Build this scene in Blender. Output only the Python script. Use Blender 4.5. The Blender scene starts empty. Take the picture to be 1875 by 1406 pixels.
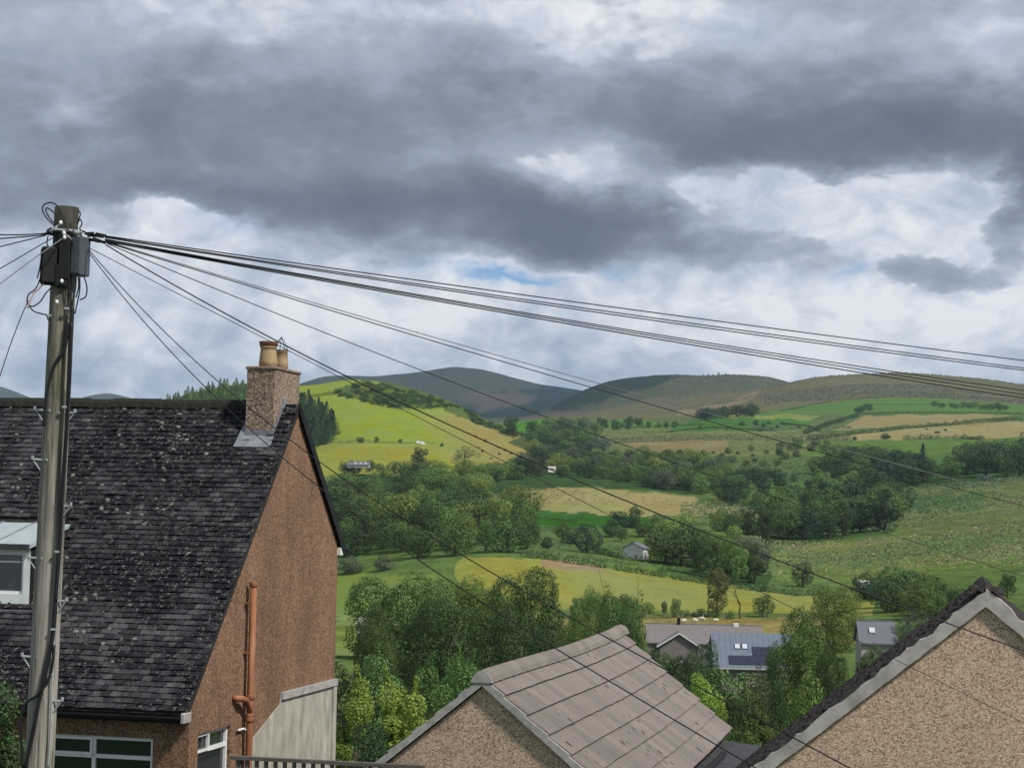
import bpy, bmesh, math, random
import numpy as np
from mathutils import Vector, Matrix, noise

sc = bpy.context.scene
random.seed(7); RNG = np.random.default_rng(7)
R = math.radians
# ------------------------------------------------------------------ camera
F, CX, CY, ROLL = 3500.0, 937.5, 703.0, 0.020
PITCH = math.atan(232.0 / F)
CAMZ = 8.0
cam = bpy.data.cameras.new('camera'); cam_ob = bpy.data.objects.new('camera', cam)
sc.collection.objects.link(cam_ob); sc.camera = cam_ob
cam.sensor_width = 36.0; cam.lens = F / 1875.0 * 36.0
cam.clip_start = 0.2; cam.clip_end = 40000
cam_ob.location = (0, 0, CAMZ)
cam_ob.rotation_euler = (Matrix.Rotation(math.pi / 2 + PITCH, 3, 'X') @ Matrix.Rotation(ROLL, 3, 'Z')).to_euler()

# ------------------------------------------------------------------ node helpers
class NT:
    def __init__(s, tree): s.t = tree; s.n = tree.nodes; s.l = tree.links
    def node(s, typ, **kw):
        n = s.n.new(typ)
        for k, v in kw.items(): setattr(n, k, v)
        return n
    def put(s, sock, v):
        if v is None: return
        if hasattr(v, 'is_output'): s.l.new(v, sock)
        else:
            if isinstance(v, (tuple, list)) and len(v) == 3 and sock.type == 'RGBA': v = (*v, 1)
            sock.default_value = v
    def m(s, op, a, b=None, c=None, clamp=False):
        n = s.node('ShaderNodeMath', operation=op, use_clamp=clamp)
        for i, v in enumerate((a, b, c)): s.put(n.inputs[i], v)
        return n.outputs[0]
    def vm(s, op, a, b=None):
        n = s.node('ShaderNodeVectorMath', operation=op); s.put(n.inputs[0], a); s.put(n.inputs[1], b)
        return n.outputs[0]
    def noise(s, vec, scale, detail=4, rough=0.55, dist=0.0, col=False):
        n = s.node('ShaderNodeTexNoise'); s.put(n.inputs['Vector'], vec)
        n.inputs['Scale'].default_value = scale; n.inputs['Detail'].default_value = detail
        n.inputs['Roughness'].default_value = rough; n.inputs['Distortion'].default_value = dist
        return n.outputs['Color' if col else 'Fac']
    def voro(s, vec, scale, out='Distance', feature='F1'):
        n = s.node('ShaderNodeTexVoronoi', feature=feature); s.put(n.inputs['Vector'], vec)
        n.inputs['Scale'].default_value = scale
        return n.outputs[out]
    def ramp(s, fac, stops, interp='LINEAR'):
        n = s.node('ShaderNodeValToRGB'); s.put(n.inputs[0], fac); cr = n.color_ramp; cr.interpolation = interp
        while len(cr.elements) < len(stops): cr.elements.new(0.5)
        for e, (p, c) in zip(cr.elements, stops):
            e.position = p; e.color = (c, c, c, 1) if isinstance(c, (int, float)) else (*c, 1)
        return n.outputs[0]
    def mix(s, fac, a, b, blend='MIX'):
        n = s.node('ShaderNodeMix', data_type='RGBA', blend_type=blend)
        s.put(n.inputs[0], fac); s.put(n.inputs[6], a); s.put(n.inputs[7], b)
        return n.outputs[2]
    def scale(s, vec, v):
        n = s.node('ShaderNodeMapping'); s.put(n.inputs[0], vec); n.inputs['Scale'].default_value = v
        return n.outputs[0]

# ------------------------------------------------------------------ sky and sun
SUN_AZ, SUN_EL = R(127), R(49)
world = bpy.data.worlds.new('World'); sc.world = world; world.use_nodes = True
W = NT(world.node_tree); W.n.clear()
wout = W.node('ShaderNodeOutputWorld')
sky = W.node('ShaderNodeTexSky', sky_type='NISHITA'); sky.sun_disc = False
sky.air_density = 0.8; sky.dust_density = 0.0; sky.ozone_density = 6.0; sky.sun_elevation = SUN_EL; sky.sun_rotation = SUN_AZ
bg_sky = W.node('ShaderNodeBackground'); W.l.new(sky.outputs[0], bg_sky.inputs[0]); bg_sky.inputs[1].default_value = 0.11
tc = W.node('ShaderNodeTexCoord'); D = tc.outputs['Generated']
sep = W.node('ShaderNodeSeparateXYZ'); W.l.new(D, sep.inputs[0])
az = W.m('ARCTAN2', sep.outputs[0], sep.outputs[1])
el = W.m('ARCSINE', sep.outputs[2])
Ds = W.scale(D, (1, 1, 1.8))
wc = W.noise(Ds, 9.0, 5, 0.6, col=True)
wsep = W.node('ShaderNodeSeparateColor'); W.l.new(wc, wsep.inputs[0])
azw = W.m('MULTIPLY_ADD', W.m('SUBTRACT', wsep.outputs[0], 0.5), 0.13, az)
elw = W.m('MULTIPLY_ADD', W.m('SUBTRACT', wsep.outputs[1], 0.5), 0.06, el)
wc2 = W.noise(Ds, 34.0, 4, 0.55, col=True)
wsep2 = W.node('ShaderNodeSeparateColor'); W.l.new(wc2, wsep2.inputs[0])
azw = W.m('MULTIPLY_ADD', W.m('SUBTRACT', wsep2.outputs[0], 0.5), 0.024, azw)
elw = W.m('MULTIPLY_ADD', W.m('SUBTRACT', wsep2.outputs[1], 0.5), 0.014, elw)
def blob(px, py, rx, ry, w, p=2.0):
    a0 = math.atan((px - CX) / F); e0 = math.atan((935 + 0.02 * (px - CX) - py) / F)
    u = W.m('MULTIPLY', W.m('SUBTRACT', azw, a0), F / rx); v = W.m('MULTIPLY', W.m('SUBTRACT', elw, e0), F / ry)
    q = W.m('ADD', W.m('MULTIPLY', u, u), W.m('MULTIPLY', v, v))
    if p != 2.0: q = W.m('POWER', q, p / 2)
    return W.m('MULTIPLY', W.m('EXPONENT', W.m('MULTIPLY', q, -1.0)), w)
def sstep(a, b, x):
    n = W.node('ShaderNodeMapRange', interpolation_type='SMOOTHSTEP'); W.put(n.inputs[0], x); n.inputs[1].default_value = a; n.inputs[2].default_value = b; return n.outputs[0]
CLOUDS = [  # px, py, rx, ry, weight (+ thick cloud, - thin)
    (330, 280, 480, 130, 0.22), (830, 405, 430, 75, 0.50), (1120, 415, 200, 75, 0.42), (180, 385, 320, 45, 0.20),
    (1560, 250, 360, 55, 0.48), (1330, 290, 120, 30, 0.25), (1420, 150, 420, 60, 0.18), (1868, 360, 62, 110, 0.60), (1720, 520, 150, 32, 0.52),
    (1370, 468, 170, 30, 0.34), (700, 210, 500, 60, 0.12), (1740, 215, 160, 60, 0.15),
    (60, 240, 75, 38, -0.32), (480, 20, 800, 90, -0.18), (1150, 20, 450, 80, -0.20), (1830, 80, 150, 60, -0.26),
    (1060, 315, 100, 38, -0.34), (1540, 385, 290, 72, -0.80), (1740, 420, 130, 55, -0.50), (1250, 350, 60, 40, -0.25), (330, 430, 110, 20, -0.3)]
dark = W.m('MULTIPLY', sstep(400/F, 560/F, elw), 0.60)
for c in CLOUDS: dark = W.m('ADD', dark, blob(*c, p=2.6))
Df = W.scale(D, (1, 1, 1.9)); Db = W.scale(D, (1, 1, 1.5))
n1 = W.noise(Df, 6.5, 8, 0.55, 0.3); n2 = W.noise(Df, 20.0, 7, 0.56, 0.5); n3 = W.noise(Db, 60.0, 5, 0.55, 0.3)
for nn_, k_ in ((n1, .66), (n2, .66), (n3, .26)): dark = W.m('ADD', dark, W.m('MULTIPLY', W.m('SUBTRACT', nn_, 0.5), k_))
fg = W.ramp(W.m('MULTIPLY', dark, 0.8), [(0.18, (0.58, 0.635, 0.71)), (0.33, (0.45, 0.505, 0.58)), (0.48, (0.335, 0.385, 0.455)), (0.62, (0.235, 0.27, 0.32)), (0.80, (0.165, 0.190, 0.230)), (1.0, (0.125, 0.147, 0.182))])
nb1 = W.noise(Db, 11.0, 8, 0.56, 0.6); nb2 = W.noise(Db, 34.0, 7, 0.58, 0.8)
bgf = W.m('ADD', W.m('MULTIPLY', nb1, 0.62), W.m('MULTIPLY', nb2, 0.38))
bgf = W.m('ADD', bgf, W.m('ADD', W.m('ADD', blob(1000, 560, 700, 70, .06), blob(1600, 600, 400, 70, .07)), W.m('ADD', blob(1500, 380, 260, 50, .05), blob(250, 690, 350, 45, -.05))))
bgc = W.ramp(bgf, [(0.36, (0.36, 0.43, 0.54)), (0.46, (0.50, 0.57, 0.67)), (0.53, (0.665, 0.715, 0.785)), (0.62, (0.88, 0.905, 0.94))])
ccol = W.mix(sstep(0.26, 0.50, dark), bgc, fg)
gap = None
for c in ((895, 495, 80, 10, 1.0), (985, 503, 60, 7, 0.8), (1175, 490, 45, 12, 0.5), (1545, 499, 50, 12, 0.6), (385, 428, 60, 12, 0.35), (720, 470, 60, 16, 0.30)):
    b = blob(*c); gap = b if gap is None else W.m('ADD', gap, b)
gap = W.m('MULTIPLY', W.m('MULTIPLY', gap, W.m('SUBTRACT', 1.0, sstep(0.55, 0.90, dark))), 1.0, clamp=True)
bg_c = W.node('ShaderNodeBackground'); W.l.new(ccol, bg_c.inputs[0]); bg_c.inputs[1].default_value = 1.0
mixs = W.node('ShaderNodeMixShader'); W.l.new(gap, mixs.inputs[0]); W.l.new(bg_c.outputs[0], mixs.inputs[1]); W.l.new(bg_sky.outputs[0], mixs.inputs[2])
W.l.new(mixs.outputs[0], wout.inputs[0])
world.cycles.sampling_method = 'MANUAL'; world.cycles.sample_map_resolution = 512

sun = bpy.data.lights.new('sun', 'SUN'); sun.energy = 4.4; sun.angle = R(5); sun.color = (1.0, 0.95, 0.86)
sun_ob = bpy.data.objects.new('sun', sun); sc.collection.objects.link(sun_ob)
sdir = Vector((math.sin(SUN_AZ) * math.cos(SUN_EL), math.cos(SUN_AZ) * math.cos(SUN_EL), math.sin(SUN_EL)))
sun_ob.rotation_euler = sdir.to_track_quat('Z', 'Y').to_euler(); sun_ob.location = sdir * 500

vs = sc.view_settings; vs.view_transform = 'Standard'; vs.look = 'None'; vs.gamma = 1.0; vs.use_curve_mapping = False; vs.exposure = 0.0
cy = sc.cycles; cy.max_bounces = 6; cy.diffuse_bounces = 3; cy.transparent_max_bounces = 8; cy.use_denoising = True
cy.sample_clamp_indirect = 4.0; cy.volume_bounces = 0

# ------------------------------------------------------------------ picture geometry (real distances chosen per thing)
def ray(px, py):
    dx, dy = px - CX, py - CY; c, s = math.cos(ROLL), math.sin(ROLL)
    u, v = dx * c + dy * s, -dx * s + dy * c
    a, b = u / F, -v / F; Y = math.cos(PITCH) - b * math.sin(PITCH); Z = math.sin(PITCH) + b * math.cos(PITCH)
    return a / Y, Z / Y
def at(px, py, Y):
    a, z = ray(px, py); return Vector((a * Y, Y, CAMZ + z * Y))
def project(x, y, z):
    z = z - CAMZ; cyy = y * math.cos(PITCH) + z * math.sin(PITCH); cz = -y * math.sin(PITCH) + z * math.cos(PITCH)
    u = x / cyy * F; v = -cz / cyy * F; c, s = math.cos(ROLL), math.sin(ROLL)
    return CX + u * c - v * s, CY + u * s + v * c

# ------------------------------------------------------------------ mesh helpers
COL = sc.collection
def tag(o, label=None, cat=None, group=None, kind=None):
    if label: o['label'] = label
    if cat: o['category'] = cat
    if group: o['group'] = group
    if kind: o['kind'] = kind
    return o
def empty(name, loc=(0, 0, 0), rz=0.0):
    o = bpy.data.objects.new(name, None); o.location = loc; o.rotation_euler = (0, 0, rz); o.empty_display_size = 0.3
    COL.objects.link(o); return o
def mesh_obj(name, verts, faces, mat, parent=None, smooth=False):
    me = bpy.data.meshes.new(name); me.from_pydata([tuple(v) for v in verts], [], faces); me.update()
    if mat: me.materials.append(mat)
    if smooth: me.polygons.foreach_set('use_smooth', [True] * len(me.polygons))
    o = bpy.data.objects.new(name, me); COL.objects.link(o)
    if parent: o.parent = parent
    return o
def link_copy(src, parent=None):
    o = src.copy(); COL.objects.link(o); o.parent = parent; return o
class MB:
    def __init__(s): s.v = []; s.f = []
    def add(s, vs, fs):
        b = len(s.v); s.v += [tuple(v) for v in vs]; s.f += [tuple(i + b for i in f) for f in fs]; return s
    def box(s, x0, x1, y0, y1, z0, z1):
        return s.add([(x0, y0, z0), (x1, y0, z0), (x1, y1, z0), (x0, y1, z0), (x0, y0, z1), (x1, y0, z1), (x1, y1, z1), (x0, y1, z1)],
                     [(0, 3, 2, 1), (4, 5, 6, 7), (0, 1, 5, 4), (1, 2, 6, 5), (2, 3, 7, 6), (3, 0, 4, 7)])
    def hexa(s, p):  # 4 bottom, 4 top
        return s.add(p, [(0, 3, 2, 1), (4, 5, 6, 7), (0, 1, 5, 4), (1, 2, 6, 5), (2, 3, 7, 6), (3, 0, 4, 7)])
    def prism(s, poly, d):  # extrude polygon (3D points) by vector d
        n = len(poly); p = [Vector(q) for q in poly]; d = Vector(d)
        return s.add(p + [q + d for q in p], [tuple(range(n))[::-1], tuple(range(n, 2 * n))] + [(i, (i + 1) % n, n + (i + 1) % n, n + i) for i in range(n)])
    def tube(s, path, rad, n=8, cap=True):
        path = [Vector(p) for p in path]; rings = []; up = Vector((0, 0, 1)); prev = None
        for i, p in enumerate(path):
            d = (path[min(i + 1, len(path) - 1)] - path[max(i - 1, 0)]).normalized()
            ref = prev if prev is not None else (up if abs(d.z) < 0.9 else Vector((1, 0, 0)))
            a = (ref - d * ref.dot(d)).normalized(); b = d.cross(a); prev = a
            r = rad(i / (len(path) - 1)) if callable(rad) else rad
            rings.append([p + (a * math.cos(2 * math.pi * k / n) + b * math.sin(2 * math.pi * k / n)) * r for k in range(n)])
        vs = [v for rg in rings for v in rg]; fs = []
        for i in range(len(rings) - 1):
            for k in range(n):
                fs.append((i * n + k, i * n + (k + 1) % n, (i + 1) * n + (k + 1) % n, (i + 1) * n + k))
        if cap: fs.append(tuple(range(n))[::-1]); fs.append(tuple(range((len(rings) - 1) * n, len(rings) * n)))
        return s.add(vs, fs)
    def lathe(s, c, prof, n=16, sq=1.0):
        c = Vector(c); vs = []; fs = []
        for r, z in prof:
            for k in range(n): vs.append(c + Vector((r * math.cos(2 * math.pi * k / n), r * sq * math.sin(2 * math.pi * k / n), z)))
        for i in range(len(prof) - 1):
            for k in range(n): fs.append((i * n + k, i * n + (k + 1) % n, (i + 1) * n + (k + 1) % n, (i + 1) * n + k))
        fs.append(tuple(range(n))[::-1]); fs.append(tuple(range((len(prof) - 1) * n, len(prof) * n)))
        return s.add(vs, fs)
    def build(s, name, mat, parent=None, smooth=False, kind=None):
        o = mesh_obj(name, s.v, s.f, mat, parent, smooth)
        if kind: o['kind'] = kind
        return o
def bevel(o, w=0.01, seg=1):
    m = o.modifiers.new('bevel', 'BEVEL'); m.width = w; m.segments = seg; m.limit_method = 'ANGLE'; return o
def wall(name, outer, holes, depth_dir, mat, parent, reveal=0.12):
    """planar wall with rectangular openings; outer and holes are loops of 3D points; reveals go along depth_dir"""
    bm = bmesh.new(); edges = []
    for lp in [outer] + holes:
        vs = [bm.verts.new(p) for p in lp]
        edges += [bm.edges.new((vs[i], vs[(i + 1) % len(vs)])) for i in range(len(vs))]
    bmesh.ops.triangle_fill(bm, use_beauty=True, edges=edges)
    dd = Vector(depth_dir)
    for lp in holes:
        for i in range(len(lp)):
            a, b = Vector(lp[i]), Vector(lp[(i + 1) % len(lp)])
            bm.faces.new([bm.verts.new(q) for q in (a, b, b + dd * reveal, a + dd * reveal)])
    bmesh.ops.remove_doubles(bm, verts=bm.verts, dist=1e-5)
    bmesh.ops.recalc_face_normals(bm, faces=bm.faces)
    me = bpy.data.meshes.new(name); bm.to_mesh(me); bm.free(); me.materials.append(mat)
    o = bpy.data.objects.new(name, me); COL.objects.link(o); o.parent = parent; return o

# ------------------------------------------------------------------ materials
def new_mat(name):
    m = bpy.data.materials.new(name); m.use_nodes = True; t = NT(m.node_tree)
    b = t.n['Principled BSDF']; b.inputs['Specular IOR Level'].default_value = 0.3
    return m, t, b
def bump(t, b, h, strength=0.4, dist=0.02):
    n = t.node('ShaderNodeBump'); n.inputs['Strength'].default_value = strength; n.inputs['Distance'].default_value = dist
    t.put(n.inputs['Height'], h); t.l.new(n.outputs[0], b.inputs['Normal'])
def objc(t):
    return t.node('ShaderNodeTexCoord').outputs['Object']
def plain(name, c1, c2, scale=8.0, rough=0.7, detail=5, metal=0.0, bmp=0.15, stretch=(1, 1, 1), bd=0.005):
    m, t, b = new_mat(name); v = t.scale(objc(t), stretch); n = t.noise(v, scale, detail, 0.6)
    t.l.new(t.ramp(n, [(0.3, c1), (0.7, c2)]), b.inputs['Base Color'])
    b.inputs['Roughness'].default_value = rough; b.inputs['Metallic'].default_value = metal
    if bmp: bump(t, b, n, bmp, bd)
    return m
def pebbledash(name, dark, mid, light, scale=42.0, weather=(0.75, 1.12), tint=None, streak=0.88):
    m, t, b = new_mat(name); v = objc(t)
    d = t.voro(v, scale); cidx = t.voro(v, scale, 'Color'); g = t.node('ShaderNodeSeparateColor'); t.l.new(cidx, g.inputs[0])
    n2 = t.noise(v, scale * 0.55, 3, 0.7)
    k = t.m('ADD', t.m('MULTIPLY', g.outputs[0], 0.55), t.m('MULTIPLY', n2, 0.5))
    col = t.ramp(k, [(0.18, dark), (0.48, mid), (0.85, light)])
    big = t.noise(v, 0.7, 5, 0.6); st = t.noise(t.scale(v, (3.0, 3.0, 0.35)), 1.6, 5, 0.65)
    w = t.m('MULTIPLY', t.ramp(big, [(0.3, weather[0]), (0.7, weather[1])]), t.ramp(st, [(0.3, streak), (0.5, 1.0), (0.7, 1.06)]))
    wn = t.node('ShaderNodeCombineColor'); [t.l.new(w, wn.inputs[i]) for i in range(3)]
    col = t.mix(1.0, col, wn.outputs[0], 'MULTIPLY')
    if tint: col = t.mix(t.ramp(big, [(0.45, 0.0), (0.75, 0.6)]), col, tint)
    t.l.new(col, b.inputs['Base Color']); b.inputs['Roughness'].default_value = 0.92
    bump(t, b, t.m('SUBTRACT', 1.0, d), 0.35, 0.008)
    return m
def foliage_mat(name, rough=0.55, trans=0.28):
    m, t, b = new_mat(name); oi = t.node('ShaderNodeObjectInfo'); ge = t.node('ShaderNodeNewGeometry')
    v = objc(t); n = t.noise(v, 5.0, 4, 0.6)
    f = t.m('ADD', t.m('MULTIPLY', ge.outputs['Random Per Island'], 0.75), t.m('MULTIPLY', n, 0.9))
    br = t.ramp(t.m('MULTIPLY', f, .7), [(0.2, 0.5), (0.5, 0.95), (0.85, 1.7)])
    col = t.mix(1.0, oi.outputs['Color'], br, 'MULTIPLY')
    hs = t.node('ShaderNodeHueSaturation'); t.put(hs.inputs['Color'], col)
    t.l.new(t.m('MULTIPLY_ADD', ge.outputs['Random Per Island'], 0.05, 0.475), hs.inputs['Hue'])
    col = hs.outputs[0]
    t.l.new(col, b.inputs['Base Color']); b.inputs['Roughness'].default_value = rough
    tr = t.node('ShaderNodeBsdfTranslucent'); t.l.new(col, tr.inputs[0])
    mx = t.node('ShaderNodeMixShader'); mx.inputs[0].default_value = trans
    t.l.new(b.outputs[0], mx.inputs[1]); t.l.new(tr.outputs[0], mx.inputs[2])
    t.l.new(mx.outputs[0], t.n['Material Output'].inputs[0]); return m
M = {}
M['leaf'] = foliage_mat('foliage')
M['bark'] = plain('bark', (0.035, 0.028, 0.02), (0.10, 0.085, 0.065), 6, 0.9, bmp=0.5, stretch=(3, 3, .6), bd=.03)
M['bark_pale'] = plain('pale_bark', (0.13, 0.12, 0.10), (0.30, 0.28, 0.25), 6, 0.9)
M['dash_brown'] = pebbledash('brown_roughcast', (0.06, 0.032, 0.019), (0.195, 0.110, 0.066), (0.34, 0.215, 0.138), 46, (0.70, 1.12), None, 0.74)
M['dash_shade'] = pebbledash('shaded_brown_roughcast', (0.055, 0.03, 0.022), (0.15, 0.08, 0.055), (0.26, 0.15, 0.10), 42, (0.7, 1.1))  # darker copy of the brown roughcast, shade put into its colour
M['dash_beige'] = pebbledash('beige_pebbledash', (0.17, 0.108, 0.076), (0.49, 0.352, 0.252), (0.74, 0.585, 0.445), 60, (0.9, 1.08))
M['dash_pink'] = pebbledash('buff_pebbledash', (0.155, 0.10, 0.073), (0.44, 0.32, 0.234), (0.67, 0.53, 0.405), 60, (0.85, 1.06))
M['dash_chim'] = pebbledash('grey_brown_roughcast', (0.05, 0.038, 0.03), (0.21, 0.155, 0.115), (0.42, 0.33, 0.25), 38, (0.75, 1.1))
M['render_white'] = plain('stained_white_render', (0.23, 0.215, 0.18), (0.46, 0.44, 0.385), 3.0, 0.9, 9, bmp=0.2, stretch=(1.3, 1.3, 0.6))
M['mortar'] = plain('grey_mortar', (0.25, 0.24, 0.23), (0.42, 0.41, 0.40), 9, 0.9, 8, bmp=0.4, bd=.01)
M['mortar_pale'] = plain('pale_cement', (0.27, 0.25, 0.235), (0.52, 0.49, 0.465), 3.2, 0.9, 10, bmp=0.5, bd=.02)
M['lead'] = plain('lead_flashing', (0.13, 0.145, 0.17), (0.24, 0.26, 0.295), 5, 0.55, 6, bmp=0.2)
M['clay'] = plain('buff_clay', (0.27, 0.19, 0.10), (0.43, 0.315, 0.185), 6, 0.8)
M['clay_rim'] = plain('red_brown_clay', (0.12, 0.055, 0.035), (0.24, 0.10, 0.07), 9, 0.8)
M['iron_pipe'] = plain('rusty_pipe_paint', (0.17, 0.06, 0.028), (0.33, 0.14, 0.066), 4, 0.6, 8, stretch=(2, 2, .4))
M['upvc'] = plain('white_window_plastic', (0.62, 0.66, 0.67), (0.78, 0.80, 0.80), 3, 0.35, bmp=0)
M['black_plastic'] = plain('black_gutter_plastic', (0.006, 0.006, 0.007), (0.016, 0.016, 0.018), 5, 0.7, bmp=0)
M['wire'] = plain('black_cable', (0.008, 0.008, 0.01), (0.02, 0.02, 0.024), 3, 0.5, bmp=0)
M['wire_grey'] = plain('weathered_cable', (0.10, 0.105, 0.11), (0.2, 0.205, 0.21), 3, 0.5, bmp=0)
M['galv'] = plain('galvanised_steel', (0.30, 0.33, 0.36), (0.46, 0.48, 0.50), 30, 0.45, bmp=0, metal=0.3)
M['box_grey'] = plain('grey_equipment_plastic', (0.055, 0.068, 0.092), (0.08, 0.095, 0.122), 3, 0.5, bmp=0)
M['pink'] = plain('faded_pink_plastic', (0.45, 0.22, 0.24), (0.6, 0.4, 0.4), 9, 0.6, bmp=0)
M['white_porcelain'] = plain('white_porcelain', (0.7, 0.7, 0.7), (0.8, 0.8, 0.8), 4, 0.2, bmp=0)
M['slate_far'] = plain('grey_slate_roof', (0.10, 0.105, 0.125), (0.16, 0.165, 0.19), 3, 0.7, 6, stretch=(1, 1, 6))
M['tile_purple'] = plain('grey_purple_roof', (0.14, 0.125, 0.13), (0.21, 0.185, 0.185), 3, 0.8, 6)
M['roof_blue'] = plain('blue_grey_metal_roof', (0.125, 0.15, 0.195), (0.155, 0.18, 0.225), 1, 0.4, 6)
M['solar'] = plain('solar_cell_glass', (0.022, 0.027, 0.045), (0.035, 0.042, 0.062), 2, 0.15, bmp=0)
M['white_wall'] = plain('white_painted_wall', (0.60, 0.60, 0.57), (0.74, 0.74, 0.71), 2, 0.85)
M['brown_roof'] = plain('dark_brown_felt', (0.022, 0.015, 0.014), (0.06, 0.04, 0.036), 6, 0.9, 8, bmp=0.6, bd=.04)
M['asphalt_roof'] = plain('dark_grey_felt', (0.030, 0.031, 0.036), (0.062, 0.062, 0.068), 5, 0.85, 8)
M['timber'] = plain('weathered_grey_timber', (0.06, 0.055, 0.05), (0.15, 0.14, 0.125), 6, 0.85, 8, stretch=(1, 8, 8))
M['wool'] = plain('sheep_wool', (0.5, 0.47, 0.40), (0.72, 0.69, 0.62), 9, 0.95)
M['hide'] = plain('dark_cattle_hide', (0.015, 0.012, 0.01), (0.06, 0.035, 0.02), 4, 0.8)
M['paint_white'] = plain('white_vehicle_paint', (0.7, 0.71, 0.72), (0.8, 0.8, 0.8), 1, 0.25, bmp=0)
M['rubber'] = plain('black_rubber', (0.01, 0.01, 0.01), (0.025, 0.025, 0.025), 4, 0.8, bmp=0)
def glass_mat(name, c=(0.02, 0.026, 0.028)):
    m, t, b = new_mat(name); b.inputs['Base Color'].default_value = (*c, 1); b.inputs['Roughness'].default_value = 0.04
    b.inputs['Specular IOR Level'].default_value = 0.6; return m
M['glass'] = glass_mat('window_glass'); M['glass_pale'] = glass_mat('skylight_glass', (0.5, 0.55, 0.6)); M['glass_pale'].node_tree.nodes['Principled BSDF'].inputs['Roughness'].default_value = 0.15

# pole timber: green algae high on the pole, grey weathered grain below
m, t, b = new_mat('pole_timber'); v = objc(t)
gr = t.noise(t.scale(v, (26, 26, 1.1)), 1.0, 8, 0.7, 0.6); bl = t.noise(t.scale(v, (5, 5, 0.8)), 1.3, 6, 0.65)
zz = t.node('ShaderNodeSeparateXYZ'); t.l.new(v, zz.inputs[0])
col = t.ramp(gr, [(0.33, (0.06, 0.052, 0.042)), (0.48, (0.26, 0.238, 0.208)), (0.66, (0.44, 0.41, 0.365))])
grn = t.m('MULTIPLY', t.ramp(bl, [(0.32, 0.0), (0.55, 0.9)]), t.ramp(t.m('MULTIPLY', zz.outputs[2], 0.1), [(0.58, 0.0), (0.80, 1.0)]))
col = t.mix(grn, col, t.ramp(gr, [(0.3, (0.022, 0.026, 0.012)), (0.7, (0.105, 0.115, 0.05))]))
col = t.mix(t.ramp(t.m('MULTIPLY', zz.outputs[2], 0.1), [(0.82, 0.0), (0.90, 0.85)]), col, (0.022, 0.024, 0.016))
t.l.new(col, b.inputs['Base Color']); b.inputs['Roughness'].default_value = 0.9; bump(t, b, gr, 0.6, 0.02); M['pole'] = m

# plain tiles of the left roof: worn dark grey with algae, moss and lichen
m, t, b = new_mat('dark_plain_tile'); geo = t.node('ShaderNodeNewGeometry'); v = geo.outputs['Position']
at_ = t.node('ShaderNodeAttribute', attribute_name='tv'); tv = at_.outputs['Fac']
nb = t.noise(v, 0.75, 6, 0.62, 0.3); nm = t.noise(v, 7.0, 6, 0.65, 0.4); nf = t.noise(v, 30, 5, 0.7)
base = t.ramp(t.m('ADD', t.m('MULTIPLY', tv, 0.65), t.m('MULTIPLY', nm, 0.4)), [(0.15, (0.013, 0.013, 0.016)), (0.5, (0.038, 0.038, 0.044)), (0.82, (0.07, 0.07, 0.077)), (1.0, (0.16, 0.157, 0.15))])
alg = t.m('MULTIPLY', t.ramp(nb, [(0.42, 0.0), (0.53, 1.0)]), t.ramp(nm, [(0.34, 0.0), (0.47, 1.0)]))
col = t.mix(t.m('MULTIPLY', alg, 0.92), base, (0.0075, 0.0075, 0.011))
lic = t.ramp(t.m('ADD', t.m('MULTIPLY', nf, 0.7), t.m('MULTIPLY', t.noise(v, 11, 3, 0.6), 0.45)), [(0.63, 0.0), (0.70, 0.75)])
lic = t.m('MULTIPLY', lic, t.ramp(nb, [(0.40, 0.25), (0.62, 1.0)]))
col = t.mix(lic, col, (0.26, 0.255, 0.235))
t.l.new(col, b.inputs['Base Color']); b.inputs['Roughness'].default_value = 0.9; b.inputs['Specular IOR Level'].default_value = 0.12; bump(t, b, nf, 0.4, 0.006); M['tile'] = m
M['tile_moss'] = plain('dark_moss', (0.010, 0.010, 0.009), (0.035, 0.034, 0.026), 14, 0.95)
M['lichen'] = plain('pale_lichen_crust', (0.10, 0.10, 0.085), (0.26, 0.25, 0.22), 14, 0.95)
# concrete roof tile of the middle house
m, t, b = new_mat('mauve_concrete_tile'); v = objc(t)
n1_ = t.noise(v, 60, 4, 0.75); n2_ = t.noise(v, 1.1, 6, 0.6); n3_ = t.noise(t.scale(v, (1, 0.6, 1)), 9, 6, 0.7)
col = t.ramp(n1_, [(0.25, (0.10, 0.082, 0.073)), (0.5, (0.185, 0.157, 0.142)), (0.75, (0.275, 0.238, 0.216))])
col = t.mix(t.ramp(n2_, [(0.4, 0.0), (0.72, 0.5)]), col, (0.225, 0.215, 0.175))
col = t.mix(t.ramp(n3_, [(0.62, 0.0), (0.72, 0.55)]), col, (0.12, 0.095, 0.085))
oi_ = t.node('ShaderNodeObjectInfo'); rb = t.ramp(oi_.outputs['Random'], [(0, 0.86), (1, 1.12)])
col = t.mix(1.0, col, rb, 'MULTIPLY')
t.l.new(col, b.inputs['Base Color']); b.inputs['Roughness'].default_value = 0.9; bump(t, b, n1_, 0.3, 0.004); M['concrete_tile'] = m
M['moss_black'] = plain('blackish_moss', (0.012, 0.010, 0.010), (0.045, 0.036, 0.032), 10, 0.95, bmp=0.6, bd=.02)
m, t, b = new_mat('mossy_dark_roof'); v = objc(t)
na = t.noise(v, 16, 7, 0.7, 0.5); nb2 = t.noise(v, 2.2, 5, 0.6)
col = t.ramp(na, [(0.3, (0.012, 0.010, 0.011)), (0.55, (0.045, 0.038, 0.038)), (0.75, (0.12, 0.105, 0.10))])
col = t.mix(t.ramp(nb2, [(0.56, 0.0), (0.72, 0.55)]), col, (0.07, 0.055, 0.022))
t.l.new(col, b.inputs['Base Color']); b.inputs['Roughness'].default_value = 0.95; bump(t, b, na, 0.9, 0.05); M['roof_moss'] = m

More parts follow.
